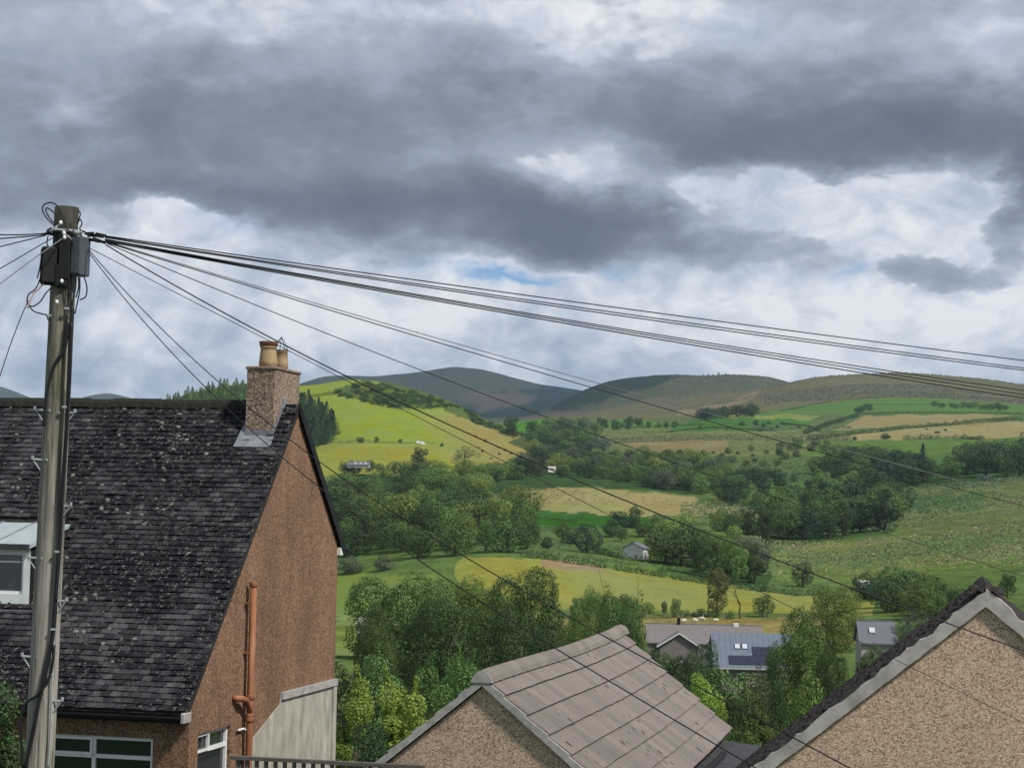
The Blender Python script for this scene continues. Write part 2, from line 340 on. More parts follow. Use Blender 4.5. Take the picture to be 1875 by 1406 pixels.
# land: field colours, the lime hill's sun patch included, are a vertex attribute (land cover), broken up by grass-scale noise
m, t, b = new_mat('land'); geo = t.node('ShaderNodeNewGeometry'); v = geo.outputs['Position']
ca = t.node('ShaderNodeAttribute', attribute_name='land_cover')
na = t.noise(v, 0.02, 8, 0.65, 0.3); nb_ = t.noise(t.scale(v, (1, 0.55, 1)), 0.16, 8, 0.7, 0.2); nc = t.noise(v, 1.3, 6, 0.7); nd = t.noise(t.scale(v, (1, 0.35, 1)), 0.045, 7, 0.7, 0.6)
tus = t.voro(t.scale(v, (1, .6, 1)), .42); nt = t.noise(t.scale(v, (1, .5, 1)), 0.07, 6, 0.7, 0.8)
k = t.m('MULTIPLY', t.ramp(na, [(0.3, 0.80), (0.7, 1.16)]), t.ramp(nb_, [(0.30, 0.58), (0.52, 1.0), (0.72, 1.32)]))
k = t.m('MULTIPLY', k, t.ramp(nc, [(0.3, 0.78), (0.7, 1.2)]))
k = t.m('MULTIPLY', k, t.ramp(t.m('ADD', tus, t.m('MULTIPLY', nt, .9)), [(0.42, 0.55), (0.75, 1.0), (1.0, 1.08)]))
k = t.m('MULTIPLY_ADD', t.m('SUBTRACT', k, 1.0), ca.outputs['Alpha'], 1.0)
kk = t.node('ShaderNodeCombineColor'); [t.l.new(k, kk.inputs[i]) for i in range(3)]
col = t.mix(1.0, ca.outputs['Color'], kk.outputs[0], 'MULTIPLY')
hs = t.node('ShaderNodeHueSaturation'); t.put(hs.inputs['Color'], col); t.l.new(t.ramp(nd, [(0.3, 0.478), (0.7, 0.515)]), hs.inputs['Hue'])
t.l.new(t.ramp(nd, [(0.35, 1.1), (0.65, 0.88)]), hs.inputs['Saturation'])
t.l.new(hs.outputs[0], b.inputs['Base Color']); b.inputs['Roughness'].default_value = 1.0; b.inputs['Specular IOR Level'].default_value = 0.0
bump(t, b, t.m('ADD', nb_, t.m('MULTIPLY', nc, 0.25)), 0.55, 1.2); M['land'] = m

# ------------------------------------------------------------------ terrain: height table over distance rows
ROWS = {
 'z': {-80: -5.5, 0: -6.3, 20: -6.6, 30: -7.0, 45: -8.4, 70: -11.2, 100: -14.0, 150: -17.4, 225: -19.0},
 300: [(0, 1146), (640, 1150), (900, 1146), (1250, 1140), (1560, 1140), (1875, 1128)],
 380: [(0, 1070), (640, 1057), (800, 1030), (900, 1022), (980, 1025), (1060, 1034), (1150, 1046), (1250, 1062), (1350, 1078), (1440, 1086), (1560, 1088), (1700, 1064), (1875, 1040)],
 460: [(0, 1010), (640, 1000), (760, 992), (900, 985), (1060, 1000), (1250, 1012), (1350, 1025), (1440, 1034), (1560, 1028), (1700, 1012), (1875, 988)],
 560: [(0, 960), (640, 950), (900, 950), (980, 962), (1150, 962), (1250, 966), (1440, 982), (1560, 982), (1700, 962), (1875, 938)],
 650: [(0, 930), (640, 920), (900, 925), (980, 938), (1150, 940), (1250, 945), (1350, 945), (1440, 940), (1560, 942), (1700, 925), (1875, 905)],
 750: [(0, 905), (640, 895), (900, 909), (980, 894), (1150, 896), (1250, 906), (1350, 912), (1440, 906), (1560, 910), (1700, 900), (1875, 880)],
 900: [(0, 875), (560, 866), (900, 862), (980, 868), (1150, 872), (1350, 864), (1440, 860), (1560, 866), (1700, 866), (1875, 856)],
 1060: [(0, 830), (560, 820), (640, 811), (800, 814), (900, 828), (980, 846), (1060, 838), (1250, 832), (1440, 826), (1560, 828), (1700, 826), (1875, 818)],
 1250: [(0, 790), (300, 775), (450, 765), (560, 760), (640, 752), (700, 752), (760, 760), (830, 774), (900, 797), (980, 821), (1060, 815), (1250, 808), (1440, 808), (1560, 806), (1700, 803), (1875, 798)],
 1450: [(0, 775), (240, 765), (285, 742), (340, 722), (400, 708), (450, 702), (520, 706), (560, 709), (620, 697), (670, 696), (700, 699), (760, 712), (830, 737), (900, 775), (980, 804), (1060, 796), (1250, 786), (1440, 785), (1560, 785), (1700, 777), (1875, 768)],
 1750: [(0, 785), (450, 745), (560, 735), (700, 730), (830, 765), (900, 790), (960, 775), (1060, 774), (1250, 770), (1350, 758), (1440, 762), (1560, 762), (1700, 758), (1875, 757)],
 2100: [(0, 800), (560, 770), (900, 800), (980, 765), (1060, 763), (1250, 763), (1350, 750), (1440, 740), (1560, 734), (1700, 732), (1875, 742)],
 2600: [(0, 800), (560, 790), (900, 800), (980, 764), (1150, 759), (1250, 748), (1350, 735), (1440, 717), (1560, 702), (1700, 702), (1875, 722)],
 2950: [(0, 800), (560, 790), (980, 768), (1060, 758), (1150, 746), (1250, 731), (1350, 722), (1440, 702), (1500, 694), (1560, 690), (1640, 687), (1700, 690), (1800, 700), (1875, 711)],
 3300: [(0, 800), (560, 790), (980, 768), (1060, 752), (1150, 727), (1200, 714), (1250, 707), (1350, 703), (1440, 714), (1560, 735), (1875, 765)],
 3700: [(0, 800), (560, 790), (980, 765), (1030, 735), (1060, 717), (1100, 701), (1150, 691), (1200, 687), (1250, 688), (1340, 687), (1400, 691), (1430, 697), (1560, 745), (1875, 780)],
 4300: [(0, 800), (560, 780), (760, 760), (900, 765), (980, 752), (1060, 740), (1150, 725), (1300, 730), (1875, 790)],
 5000: [(0, 800), (450, 780), (560, 745), (700, 738), (830, 728), (900, 735), (980, 735), (1060, 728), (1200, 735), (1875, 790)],
 6000: [(0, 800), (300, 760), (450, 735), (530, 712), (565, 700), (590, 691), (620, 691), (680, 692), (740, 687), (785, 681), (815, 676), (832, 673), (850, 676), (885, 680), (900, 685), (930, 694), (980, 707), (1040, 714), (1100, 722), (1300, 740), (1875, 790)],
 7200: [(0, 790), (300, 770), (560, 750), (830, 735), (1100, 750), (1875, 790)],
 8200: [(-200, 690), (-60, 700), (0, 706), (40, 722), (75, 735), (120, 737), (155, 727), (185, 721), (205, 721), (240, 730), (275, 740), (400, 755), (900, 760), (1875, 780)],
 9500: [(-200, 740), (400, 790), (1875, 800)],
}
SX = np.concatenate([np.linspace(-0.95, -0.30, 60)[:-1], np.linspace(-0.30, 0.30, 560), np.linspace(0.30, 0.95, 60)[1:]])
keysY, tabZ = [], []
for Y, z in ROWS['z'].items(): keysY.append(Y); tabZ.append(np.full(len(SX), CAMZ + z))
g_ = np.exp(-0.5 * (np.arange(-24, 25) / 7.0) ** 2); g_ /= g_.sum()
for Y, pts in ROWS.items():
    if Y == 'z': continue
    rr = [ray(*p) for p in pts]; zz_ = np.interp(SX, [a for a, _ in rr], [b_ for _, b_ in rr])
    sg_ = 7.0 if Y < 2900 else 3.0; gk = np.exp(-0.5 * (np.arange(-24, 25) / sg_) ** 2); gk /= gk.sum()
    zz_ = np.convolve(np.pad(zz_, 24, mode='edge'), gk, mode='valid')
    keysY.append(Y); tabZ.append(CAMZ + zz_ * Y)
keysY = np.array(keysY, float); tabZ = np.array(tabZ)
wY = np.log(keysY + 140.0)
def pchip(x, y, xq):
    h = np.diff(x)[:, None]; d = np.diff(y, axis=0) / h; m_ = np.zeros_like(y)
    m_[1:-1] = np.where(d[:-1] * d[1:] > 0, 2 * d[:-1] * d[1:] / (d[:-1] + d[1:] + 1e-12), 0); m_[0] = d[0]; m_[-1] = d[-1]
    i = np.clip(np.searchsorted(x, xq) - 1, 0, len(x) - 2); hh = (x[i + 1] - x[i]); s = ((xq - x[i]) / hh)[:, None]; hh = hh[:, None]
    return (2*s**3-3*s**2+1)*y[i] + (s**3-2*s**2+s)*hh*m_[i] + (-2*s**3+3*s**2)*y[i+1] + (s**3-s**2)*hh*m_[i+1]
QY = np.concatenate([np.linspace(-80, 20, 12)[:-1], np.geomspace(20, 9500, 640)])
HZ = pchip(wY, tabZ, np.log(QY + 140.0))          # height on (QY, SX), SX = x / max(Y, .)
def effY(Y): return np.maximum(Y, 60.0)              # near the viewer the sheet keeps a real width
def ground(x, Y):
    s = x / max(Y, 60.0); j = np.interp(s, SX, np.arange(len(SX))); i = np.interp(Y, QY, np.arange(len(QY)))
    i0 = int(min(i, len(QY) - 2)); j0 = int(min(j, len(SX) - 2)); fi, fj = i - i0, j - j0
    return float(HZ[i0, j0]*(1-fi)*(1-fj) + HZ[i0+1, j0]*fi*(1-fj) + HZ[i0, j0+1]*(1-fi)*fj + HZ[i0+1, j0+1]*fi*fj)
def hit(px, py, y0=90.0, y1=9400.0):
    a, z = ray(px, py); idx = np.arange(len(QY))[(QY >= y0) & (QY <= y1)]; prev = None
    j = np.interp(a, SX, np.arange(len(SX))); j0 = int(min(j, len(SX) - 2)); fj = j - j0
    col = HZ[idx, j0] * (1 - fj) + HZ[idx, j0 + 1] * fj; d = CAMZ + z * QY[idx] - col
    k = np.where(d <= 0)[0]
    if len(k) == 0: return None
    k = k[0]
    if k == 0: Y = QY[idx[0]]
    else: Y = QY[idx[k-1]] + (QY[idx[k]] - QY[idx[k-1]]) * d[k-1] / (d[k-1] - d[k])
    return Vector((a * Y, Y, ground(a * Y, Y)))

YY, SS = np.meshgrid(QY, SX, indexing='ij'); XX = SS * effY(YY); ZZ = HZ.copy()
def sines(x, y, seed, n=10):
    r = np.random.default_rng(seed); o = np.zeros_like(x)
    for _ in range(n):
        a = r.uniform(0, 2*math.pi); f = r.uniform(0.6, 2.2); o += np.sin((x*math.cos(a)+y*math.sin(a))*f + r.uniform(0, 6.3) + 0.8*np.sin((x*math.sin(a)-y*math.cos(a))*f*0.7 + r.uniform(0, 6.3)))
    return o / math.sqrt(n)
rel = np.clip((YY - 250) / 400, 0, 1)
ZZ = ZZ + rel * (0.35 * sines(XX/28, YY/28, 1) + 0.16 * sines(XX/9, YY/9, 2)) + np.clip((YY-2400)/800, 0, 1) * (2.2 * sines(XX/150, YY/110, 3) + 1.0*sines(XX/45, YY/45, 4))
# land cover
c_, s_ = math.cos(ROLL), math.sin(ROLL)
Yp = np.maximum(YY, 15.0); cyy = Yp*math.cos(PITCH) + (ZZ-CAMZ)*math.sin(PITCH); czz = -Yp*math.sin(PITCH) + (ZZ-CAMZ)*math.cos(PITCH)
u_ = XX/cyy*F; v_ = -czz/cyy*F; PX = CX + u_*c_ - v_*s_; PY = CY + u_*s_ + v_*c_
PXj = PX + 5.0*sines(PX/26, PY/9, 11); PYj = PY + 1.6*sines(PX/22, PY/8, 12)
band = [(-80, (.06, .09, .025)), (60, (.07, .10, .03)), (110, (.15, .17, .045)), (250, (.15, .18, .05)), (420, (.125, .165, .05)), (900, (.12, .15, .05)), (1500, (.13, .155, .055)), (2300, (.145, .135, .066)), (3000, (.135, .128, .066)), (3200, (.085, .10, .055)), (4300, (.07, .085, .05)), (5000, (.052, .062, .045)), (9500, (.07, .085, .06))]
LC = np.stack([np.interp(YY, [b_[0] for b_ in band], [b_[1][k] for b_ in band]) for k in range(3)], -1)
def inpoly(poly):
    c = np.zeros(PX.shape, bool); n = len(poly)
    for i in range(n):
        (x1, y1), (x2, y2) = poly[i], poly[(i+1) % n]
        if y1 == y2: continue
        c ^= ((PYj < y1) != (PYj < y2)) & (PXj < (x2-x1)*(PYj-y1)/(y2-y1) + x1)
    return c
RGH = np.where(YY > 2300, .8, 1.0)
def cover(poly, y0, y1, col, a=1.0, rg=None):
    m_ = inpoly(poly) & (YY >= y0) & (YY <= y1); LC[m_] = LC[m_]*(1-a) + np.array(col)*a
    if rg is not None: RGH[m_] = rg
HAY = (.295, .268, .11)
cover([(960, 1131), (1560, 1131), (1640, 1175), (960, 1175)], 240, 340, (.24, .215, .075))
cover([(600, 1117), (1000, 1117), (1000, 1200), (600, 1200)], 230, 330, (.22, .235, .065))
cover([(840, 1018), (985, 1022), (1060, 1033), (1280, 1064), (1400, 1084), (1600, 1102), (1600, 1126), (1200, 1118), (1000, 1118), (840, 1060)], 280, 430, (.25, .265, .07), rg=.4)
cover([(985, 1022), (1110, 1036), (1110, 1046), (1000, 1040)], 300, 430, (.30, .21, .13), .8)
cover([(580, 1054), (800, 1050), (800, 1118), (580, 1118)], 270, 420, (.16, .23, .05), rg=.25)
cover([(900, 940), (1000, 934), (1190, 944), (1230, 975), (1060, 985), (940, 985)], 540, 680, (.05, .125, .022))
cover([(900, 985), (1060, 985), (1230, 975), (1240, 1020), (900, 1020)], 400, 580, (.125, .16, .05))
cover([(895, 916), (940, 904), (1000, 895), (1090, 893), (1200, 903), (1285, 912), (1270, 922), (1440, 936), (1400, 950), (1230, 942), (1130, 944), (1000, 936), (895, 922)], 560, 820, HAY, rg=.45)
cover([(740, 910), (905, 903), (905, 912), (740, 918)], 560, 860, HAY); cover([(830, 915), (870, 913), (870, 926), (830, 926)], 560, 860, HAY)
cover([(905, 915), (1100, 918), (1240, 935), (1100, 938), (905, 925)], 560, 820, (.27, .265, .08), .6)
cover([(1270, 912), (1440, 905), (1560, 925), (1440, 938)], 560, 820, (.115, .13, .05), .8)
cover([(1290, 925), (1560, 915), (1560, 932), (1330, 936)], 560, 820, (.22, .21, .085), .6)
cover([(1400, 1012), (1640, 978), (1875, 985), (1980, 1040), (1700, 1070), (1560, 1075), (1420, 1060)], 380, 620, (.155, .19, .055))
cover([(1420, 1008), (1650, 985), (1700, 1000), (1560, 1030), (1430, 1030)], 380, 620, (.22, .21, .075), .7)
cover([(1600, 905), (1700, 885), (1900, 872), (2100, 860), (2100, 985), (1900, 985), (1640, 978)], 480, 900, (.165, .175, .06))
cover([(1630, 912), (1800, 903), (1790, 932), (1640, 938)], 480, 900, (.055, .13, .035), .9)
cover([(1640, 940), (1850, 950), (1850, 972), (1640, 975)], 480, 900, (.165, .16, .065), .6)
cover([(1640, 900), (1750, 885), (1875, 880), (1875, 896), (1700, 906)], 560, 900, (.19, .18, .075), .6)
cover([(1400, 868), (1500, 840), (1700, 830), (1900, 820), (1900, 870), (1650, 890), (1400, 940)], 560, 1100, (.10, .15, .045), .8)
LIME_SUNLIT = (.225, .295, .042)  # vivid pasture, brightened further: the hill's sun patch is put into this colour
cover([(500, 700), (620, 690), (700, 690), (780, 712), (860, 742), (910, 775), (1000, 815), (1000, 868), (500, 872)], 860, 1720, LIME_SUNLIT, rg=.35)
cover([(590, 812), (800, 816), (900, 858), (860, 868), (560, 870)], 860, 1090, (.27, .265, .045), .8)
for k_, xo in enumerate((0, 30, 60, 90)):
    cover([(760 + xo, 765), (840 + xo * .6, 752), (900, 772), (1000, 812), (1000, 868), (860 + xo * .6, 862)], 860, 1720, (.285, .235, .085), .34)
cover([(600, 718), (640, 702), (690, 692), (770, 708), (860, 742), (920, 778), (900, 783), (860, 768), (800, 748), (740, 750), (690, 742)], 1150, 1720, (.065, .105, .028), .85)
cover([(640, 702), (690, 695), (710, 704), (660, 712)], 1250, 1720, LIME_SUNLIT, .8)
cover([(540, 721), (620, 720), (620, 723), (540, 724)], 1150, 1600, (.09, .12, .03))
cover([(590, 806), (800, 810), (800, 813), (590, 810)], 1000, 1120, (.12, .15, .04), .8)
cover([(1060, 800), (1120, 782), (1300, 788), (1500, 775), (1500, 830), (1300, 838), (1090, 838)], 980, 1600, (.185, .18, .07))
cover([(1130, 806), (1230, 800), (1340, 808), (1330, 828), (1180, 826)], 980, 1600, (.24, .20, .09), .7)
cover([(1080, 780), (1150, 765), (1250, 775), (1250, 782), (1120, 788)], 1300, 1900, (.135, .20, .05))
cover([(1220, 790), (1280, 765), (1400, 758), (1500, 768), (1480, 785), (1400, 790)], 1250, 1950, (.085, .165, .036))
cover([(1300, 762), (1360, 755), (1510, 762), (1480, 772), (1380, 765)], 1400, 2000, (.25, .25, .07))
cover([(1520, 787), (1575, 765), (1700, 755), (1870, 757), (1810, 768), (1600, 784)], 1200, 2000, (.275, .24, .105), rg=.4)
cover([(1440, 802), (1600, 790), (1800, 773), (1960, 768), (1960, 800), (1620, 806)], 1000, 1700, (.285, .258, .11), rg=.5)
cover([(1500, 806), (1875, 800), (1960, 820), (1480, 835)], 950, 1500, (.135, .185, .045))
cover([(1370, 760), (1500, 738), (1600, 728), (1700, 727), (1800, 736), (1980, 748), (1980, 760), (1570, 758)], 1650, 2700, (.095, .185, .045), rg=.4)
cover([(880, 778), (960, 760), (1010, 760), (1005, 790), (880, 790)], 1500, 2900, (.095, .21, .03))
cover([(1320, 740), (1390, 715), (1385, 728), (1330, 748), (1240, 762), (1240, 755)], 1900, 3400, (.25, .20, .12), .8)
FOR = (.018, .033, .025)
cover([(1000, 760), (1020, 712), (1060, 700), (1120, 680), (1290, 680), (1230, 699), (1130, 725), (1060, 750), (1000, 758)], 2900, 4200, FOR, .8)
cover([(840, 742), (880, 722), (960, 712), (1060, 700), (1100, 760), (880, 768)], 3800, 6400, FOR, .9)
for dx_, dy_ in ((0, 0), (14, 4), (-12, 3), (22, -5)): cover([(850+dx_, 722+dy_), (875, 716), (900+dx_, 722), (940, 718+dy_), (965+dx_, 724), (968, 738+dy_), (930+dx_, 744), (880, 752+dy_), (860+dx_, 740)], 3800, 6400, (.115, .085, .075), .3)
cover([(1000, 752), (1060, 750), (1080, 765), (960, 768)], 2300, 4000, (.13, .10, .07), .8)
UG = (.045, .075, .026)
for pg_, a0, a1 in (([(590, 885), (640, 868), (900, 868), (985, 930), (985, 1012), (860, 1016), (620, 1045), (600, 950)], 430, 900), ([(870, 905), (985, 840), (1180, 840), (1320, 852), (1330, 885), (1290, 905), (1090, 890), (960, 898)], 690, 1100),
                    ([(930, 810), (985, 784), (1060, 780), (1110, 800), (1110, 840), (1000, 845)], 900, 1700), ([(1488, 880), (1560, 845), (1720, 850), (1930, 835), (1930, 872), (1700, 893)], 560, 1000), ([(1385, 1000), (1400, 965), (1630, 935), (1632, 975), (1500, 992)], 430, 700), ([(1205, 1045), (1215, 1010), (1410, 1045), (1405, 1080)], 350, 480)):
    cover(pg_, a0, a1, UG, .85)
# bare tan slope mottles on the big moor
moor = np.clip(sines(XX/120, YY/60, 21), -1, 1)*0.5+0.5; mm = ((YY > 2150) & (YY < 3000) & (PX > 1380))
LC[mm] = LC[mm]*(0.82+0.35*moor[mm][:, None])
gm = (RGH > .6) & (YY < 1900) & (LC[..., 0] < LC[..., 1]*1.05); LC[gm] = LC[gm]*np.array([.78, 1.0, .95])
nr, nc_ = YY.shape
verts = np.stack([XX, YY, ZZ], -1).reshape(-1, 3); idx = np.arange(nr*nc_).reshape(nr, nc_)
faces = np.stack([idx[:-1, :-1], idx[:-1, 1:], idx[1:, 1:], idx[1:, :-1]], -1).reshape(-1, 4)
me = bpy.data.meshes.new('terrain'); me.vertices.add(len(verts)); me.vertices.foreach_set('co', verts.ravel())
me.loops.add(faces.size); me.loops.foreach_set('vertex_index', faces.ravel()); me.polygons.add(len(faces))
me.polygons.foreach_set('loop_start', np.arange(0, faces.size, 4)); me.polygons.foreach_set('use_smooth', np.ones(len(faces), bool))
ca = me.color_attributes.new('land_cover', 'FLOAT_COLOR', 'POINT')
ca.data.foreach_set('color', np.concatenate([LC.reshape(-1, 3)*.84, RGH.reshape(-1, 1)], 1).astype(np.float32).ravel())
me.materials.append(M['land']); me.update(); me.validate()
terrain = bpy.data.objects.new('terrain', me); COL.objects.link(terrain); terrain['kind'] = 'structure'
# ------------------------------------------------------------------ vegetation prototypes
def quads_mesh(name, cen, nor, size, aspect, rng, mat, sharp=True):
    n = len(cen); nor = nor / np.linalg.norm(nor, axis=1, keepdims=True)
    r = rng.normal(size=(n, 3)); ta = np.cross(nor, r); ta /= np.linalg.norm(ta, axis=1, keepdims=True) + 1e-9; tb = np.cross(nor, ta)
    s = (size * rng.uniform(0.65, 1.35, n))[:, None] if np.isscalar(size) else size[:, None]
    a = ta * s; b = tb * s * aspect
    V = np.stack([cen - a, cen + b * 0.9 - a * 0.1, cen + a, cen - b * 0.9 - a * 0.1], 1).reshape(-1, 3)
    Fq = np.arange(4 * n).reshape(n, 4)
    me = bpy.data.meshes.new(name); me.vertices.add(4 * n); me.vertices.foreach_set('co', V.ravel())
    me.loops.add(4 * n); me.loops.foreach_set('vertex_index', Fq.ravel()); me.polygons.add(n)
    me.polygons.foreach_set('loop_start', np.arange(0, 4 * n, 4)); me.materials.append(mat); me.update(); return me
def unit(rng, n):
    d = rng.normal(size=(n, 3)); return d / np.linalg.norm(d, axis=1, keepdims=True)
def lobes_leaves(rng, C, Rr, n, up=0.25, jit=0.5, thin=0.0):
    """leaf centres on the outside of a set of lobes (centres C, radii Rr), facing outwards"""
    w = Rr ** 2; li = rng.choice(len(C), size=int(n * 1.9), p=w / w.sum()); d = unit(rng, len(li))
    p = C[li] + d * (Rr[li] * rng.uniform(0.72, 1.08, len(li)))[:, None]
    dist = np.linalg.norm(p[:, None, :] - C[None], axis=2) / Rr[None]; dist[np.arange(len(li)), li] = 9
    ok = (dist.min(1) > 0.78); p, d = p[ok][:n], d[ok][:n]
    nor = d + rng.normal(size=p.shape) * jit; nor[:, 2] += up
    return p, nor
def crown_lobes(rng, nl, shape):
    C, Rr = [], []
    for _ in range(nl * 6):
        if len(C) >= nl: break
        d = unit(rng, 1)[0]; r = rng.uniform(0.15, 1.0) ** 0.5
        if shape == 'round': p = np.array([d[0]*.34*r, d[1]*.34*r, 0.50 + d[2]*.40*r]); rad = rng.uniform(.11, .20)
        elif shape == 'tall': p = np.array([d[0]*.24*r, d[1]*.24*r, 0.52 + d[2]*.42*r]); rad = rng.uniform(.09, .15)
        elif shape == 'bush': p = np.array([d[0]*.36*r, d[1]*.36*r, 0.34 + d[2]*.34*r]); rad = rng.uniform(.13, .23)
        elif shape == 'spread': p = np.array([d[0]*.40*r, d[1]*.40*r, 0.52 + d[2]*.36*r]); rad = rng.uniform(.10, .18)
        else: p = np.array([d[0]*.30*r, d[1]*.30*r, 0.55 + d[2]*.3*r]); rad = .15
        if p[2] - rad < 0.02: p[2] = rad + 0.02
        C.append(p); Rr.append(rad)
    C, Rr = np.array(C), np.array(Rr); lo = 0.0 if shape == 'bush' else 0.06
    z0, z1 = (C[:, 2]-Rr*.8).min(), (C[:, 2]+Rr).max(); C[:, 2] = lo + (C[:, 2]-z0)*(1-lo)/(z1-z0); C[:, 2] = np.minimum(C[:, 2], 1-Rr)
    m_ = (np.abs(C[:, :2]).max(1)+Rr).max(); k_ = (0.5 if shape != 'tall' else 0.36); C[:, :2] *= max(.5, (k_-Rr.mean())/(m_-Rr.mean()))
    return C, Rr
def trunk_mesh(rng, top=0.6, r0=0.035, limbs=5, reach=0.28, name='trunk', mat=None):
    mb = MB(); pts = [Vector((rng.uniform(-.01, .01)*k, rng.uniform(-.01, .01)*k, top*k/5)) for k in range(6)]
    mb.tube(pts, lambda s: r0*(1-0.7*s), 7)
    for i in range(limbs):
        a = rng.uniform(0, 6.28); h = rng.uniform(0.25, 0.6)*top/0.6; L = reach*rng.uniform(.6, 1.1)
        p0 = Vector((0, 0, h)); p2 = p0 + Vector((math.cos(a)*L, math.sin(a)*L, L*rng.uniform(.5, 1.1))); p1 = (p0+p2)/2 + Vector((0, 0, -0.03))
        mb.tube([p0, p1, p2], lambda s: r0*0.45*(1-0.75*s), 5)
    me = bpy.data.meshes.new(name); me.from_pydata(mb.v, [], mb.f); me.materials.append(mat or M['bark']); me.update(); return me
PROTO = {}
def add_proto(kind, crown, trunk): PROTO.setdefault(kind, []).append((crown, trunk))
for i in range(6):
    rg = np.random.default_rng(100+i); sh = ['round', 'round', 'spread', 'round', 'spread', 'round'][i]
    C, Rr = crown_lobes(rg, 26 + 3*i, sh); p, n = lobes_leaves(rg, C, Rr, 4200)
    add_proto('tree', quads_mesh('crown', p, n, 0.0175, 0.75, rg, M['leaf']), trunk_mesh(rg))
for i in range(5):   # large crowns seen near enough to show leaf sprays
    rg = np.random.default_rng(120+i); C, Rr = crown_lobes(rg, 60, ['round', 'spread'][i % 2]); Rr *= .8; p, n = lobes_leaves(rg, C, Rr, 36000, jit=.6)
    add_proto('big', quads_mesh('crown', p, n, 0.0082, 0.62, rg, M['leaf']), trunk_mesh(rg))
for i in range(3):
    rg = np.random.default_rng(140+i); C, Rr = crown_lobes(rg, 22, 'tall'); p, n = lobes_leaves(rg, C, Rr, 6000, jit=.7)
    add_proto('tall', quads_mesh('crown', p, n, 0.0135, 0.7, rg, M['leaf']), trunk_mesh(rg, 0.75, 0.022, 5, 0.2))
for i in range(4):
    rg = np.random.default_rng(170+i); C, Rr = crown_lobes(rg, 15 + 3*i, 'bush'); p, n = lobes_leaves(rg, C, Rr, 3600, jit=.6)
    add_proto('bush', quads_mesh('crown', p, n, 0.020, 0.75, rg, M['leaf']), trunk_mesh(rg, 0.4, 0.03, 4, 0.25))
for i in range(4):   # conifer: drooping whorls narrowing to a leader
    rg = np.random.default_rng(200+i); n = 1500; h = rg.uniform(0, 1, n) ** 1.35; zz1 = 0.08 + 0.92*h
    rr1 = (1-h)*0.22*(0.55+0.45*np.cos(h*95+rg.uniform(0, 6))) + 0.012 + rg.uniform(0, .03, n)*(1-h); a = rg.uniform(0, 6.283, n)
    p = np.stack([np.cos(a)*rr1, np.sin(a)*rr1, zz1 - rr1*0.35], 1); nn = np.stack([np.cos(a)*.7, np.sin(a)*.7, np.full(n, .75)], 1) + rg.normal(size=(n, 3))*.4
    add_proto('conifer', quads_mesh('crown', p, nn, 0.021, 0.6, rg, M['leaf']), trunk_mesh(rg, 0.9, 0.02, 0))
for i in range(2):   # thin, see-through crown
    rg = np.random.default_rng(230+i); C, Rr = crown_lobes(rg, 26, 'round'); Rr = Rr*0.6; p, n = lobes_leaves(rg, C, Rr, 1300)
    add_proto('thin', quads_mesh('crown', p, n, 0.015, 0.7, rg, M['leaf']), trunk_mesh(rg, 0.72, 0.022, 9, 0.36))
GREENS = {'dark': (.050, .090, .026), 'mid': (.092, .155, .038), 'light': (.15, .22, .05), 'lime': (.15, .215, .035), 'olive': (.09, .105, .038), 'grey': (.11, .15, .095), 'blue': (.028, .058, .032), 'brown': (.085, .065, .04)}
VR = random.Random(11)
def plant(kind, base, w, h, color, label, cat='tree', group=None, name=None, parts=True, rz=None, trunk=True, var=0.16):
    cr, tr = VR.choice(PROTO[kind]); c = GREENS[color] if isinstance(color, str) else color
    k = 1 + VR.uniform(-var, var)*1.5; k2 = 1 + VR.uniform(-.12, .14)
    col = (c[0]*k*k2, c[1]*k, c[2]*k/k2, 1)
    nm = name or {'tree': 'broadleaf_tree', 'big': 'large_tree', 'tall': 'slender_tree', 'bush': 'bush', 'conifer': 'conifer_tree', 'thin': 'open_crowned_tree'}[kind]
    e = empty(nm, base, VR.uniform(0, 6.28) if rz is None else rz); e.scale = (w, w, h)
    o = bpy.data.objects.new('crown', cr); COL.objects.link(o); o.parent = e; o.color = col
    if trunk:
        o2 = bpy.data.objects.new('trunk', tr); COL.objects.link(o2); o2.parent = e
    tag(e, label, cat, group); return e
WF = {'tree': 1.2, 'big': 1.1, 'tall': 0.62, 'bush': 1.15, 'conifer': 1.0, 'thin': 0.9}
def plant_px(kind, px, py, hpx, wpx=None, color='mid', label='', cat='tree', group=None, y0=90, **kw):
    p = hit(px, py, y0)
    if p is None: return None
    s = p.y / F; h = hpx*s; w = (wpx*s if wpx else h*WF[kind]*VR.uniform(.85, 1.2))
    p.z -= 0.02*h
    return plant(kind, p, w/ ((0.95 if kind != 'tall' else 0.72) if not (kind == 'conifer' and wpx and wpx < 40 and hpx > 50) else .42), h, color, label, cat, group, **kw)
def plant_Y(kind, px, Y, top, wpx, color, label, cat='tree', group=None, **kw):
    a, z = ray(px, top); x = a*Y; g0 = ground(x, Y); h = CAMZ + z*Y - g0
    return plant(kind, Vector((x, Y, g0-0.05)), wpx*Y/F/0.95, h, color, label, cat, group, **kw)
def pin(poly, x, y):
    c = False
    for i in range(len(poly)):
        (x1, y1), (x2, y2) = poly[i], poly[(i+1) % len(poly)]
        if (y1 > y) != (y2 > y) and x < (x2-x1)*(y-y1)/(y2-y1)+x1: c = not c
    return c
ORD = 'first second third fourth fifth sixth seventh eighth ninth tenth eleventh twelfth thirteenth fourteenth fifteenth sixteenth seventeenth'.split()
TONE = {'dark': 'dark green', 'mid': 'mid green', 'light': 'light green', 'lime': 'lime green', 'olive': 'olive', 'grey': 'grey green', 'blue': 'blackish green', 'brown': 'brownish'}
KW = {'tree': 'round tree', 'tall': 'slender tree', 'bush': 'bush', 'conifer': 'spruce', 'thin': 'thin tree', 'big': 'tree'}
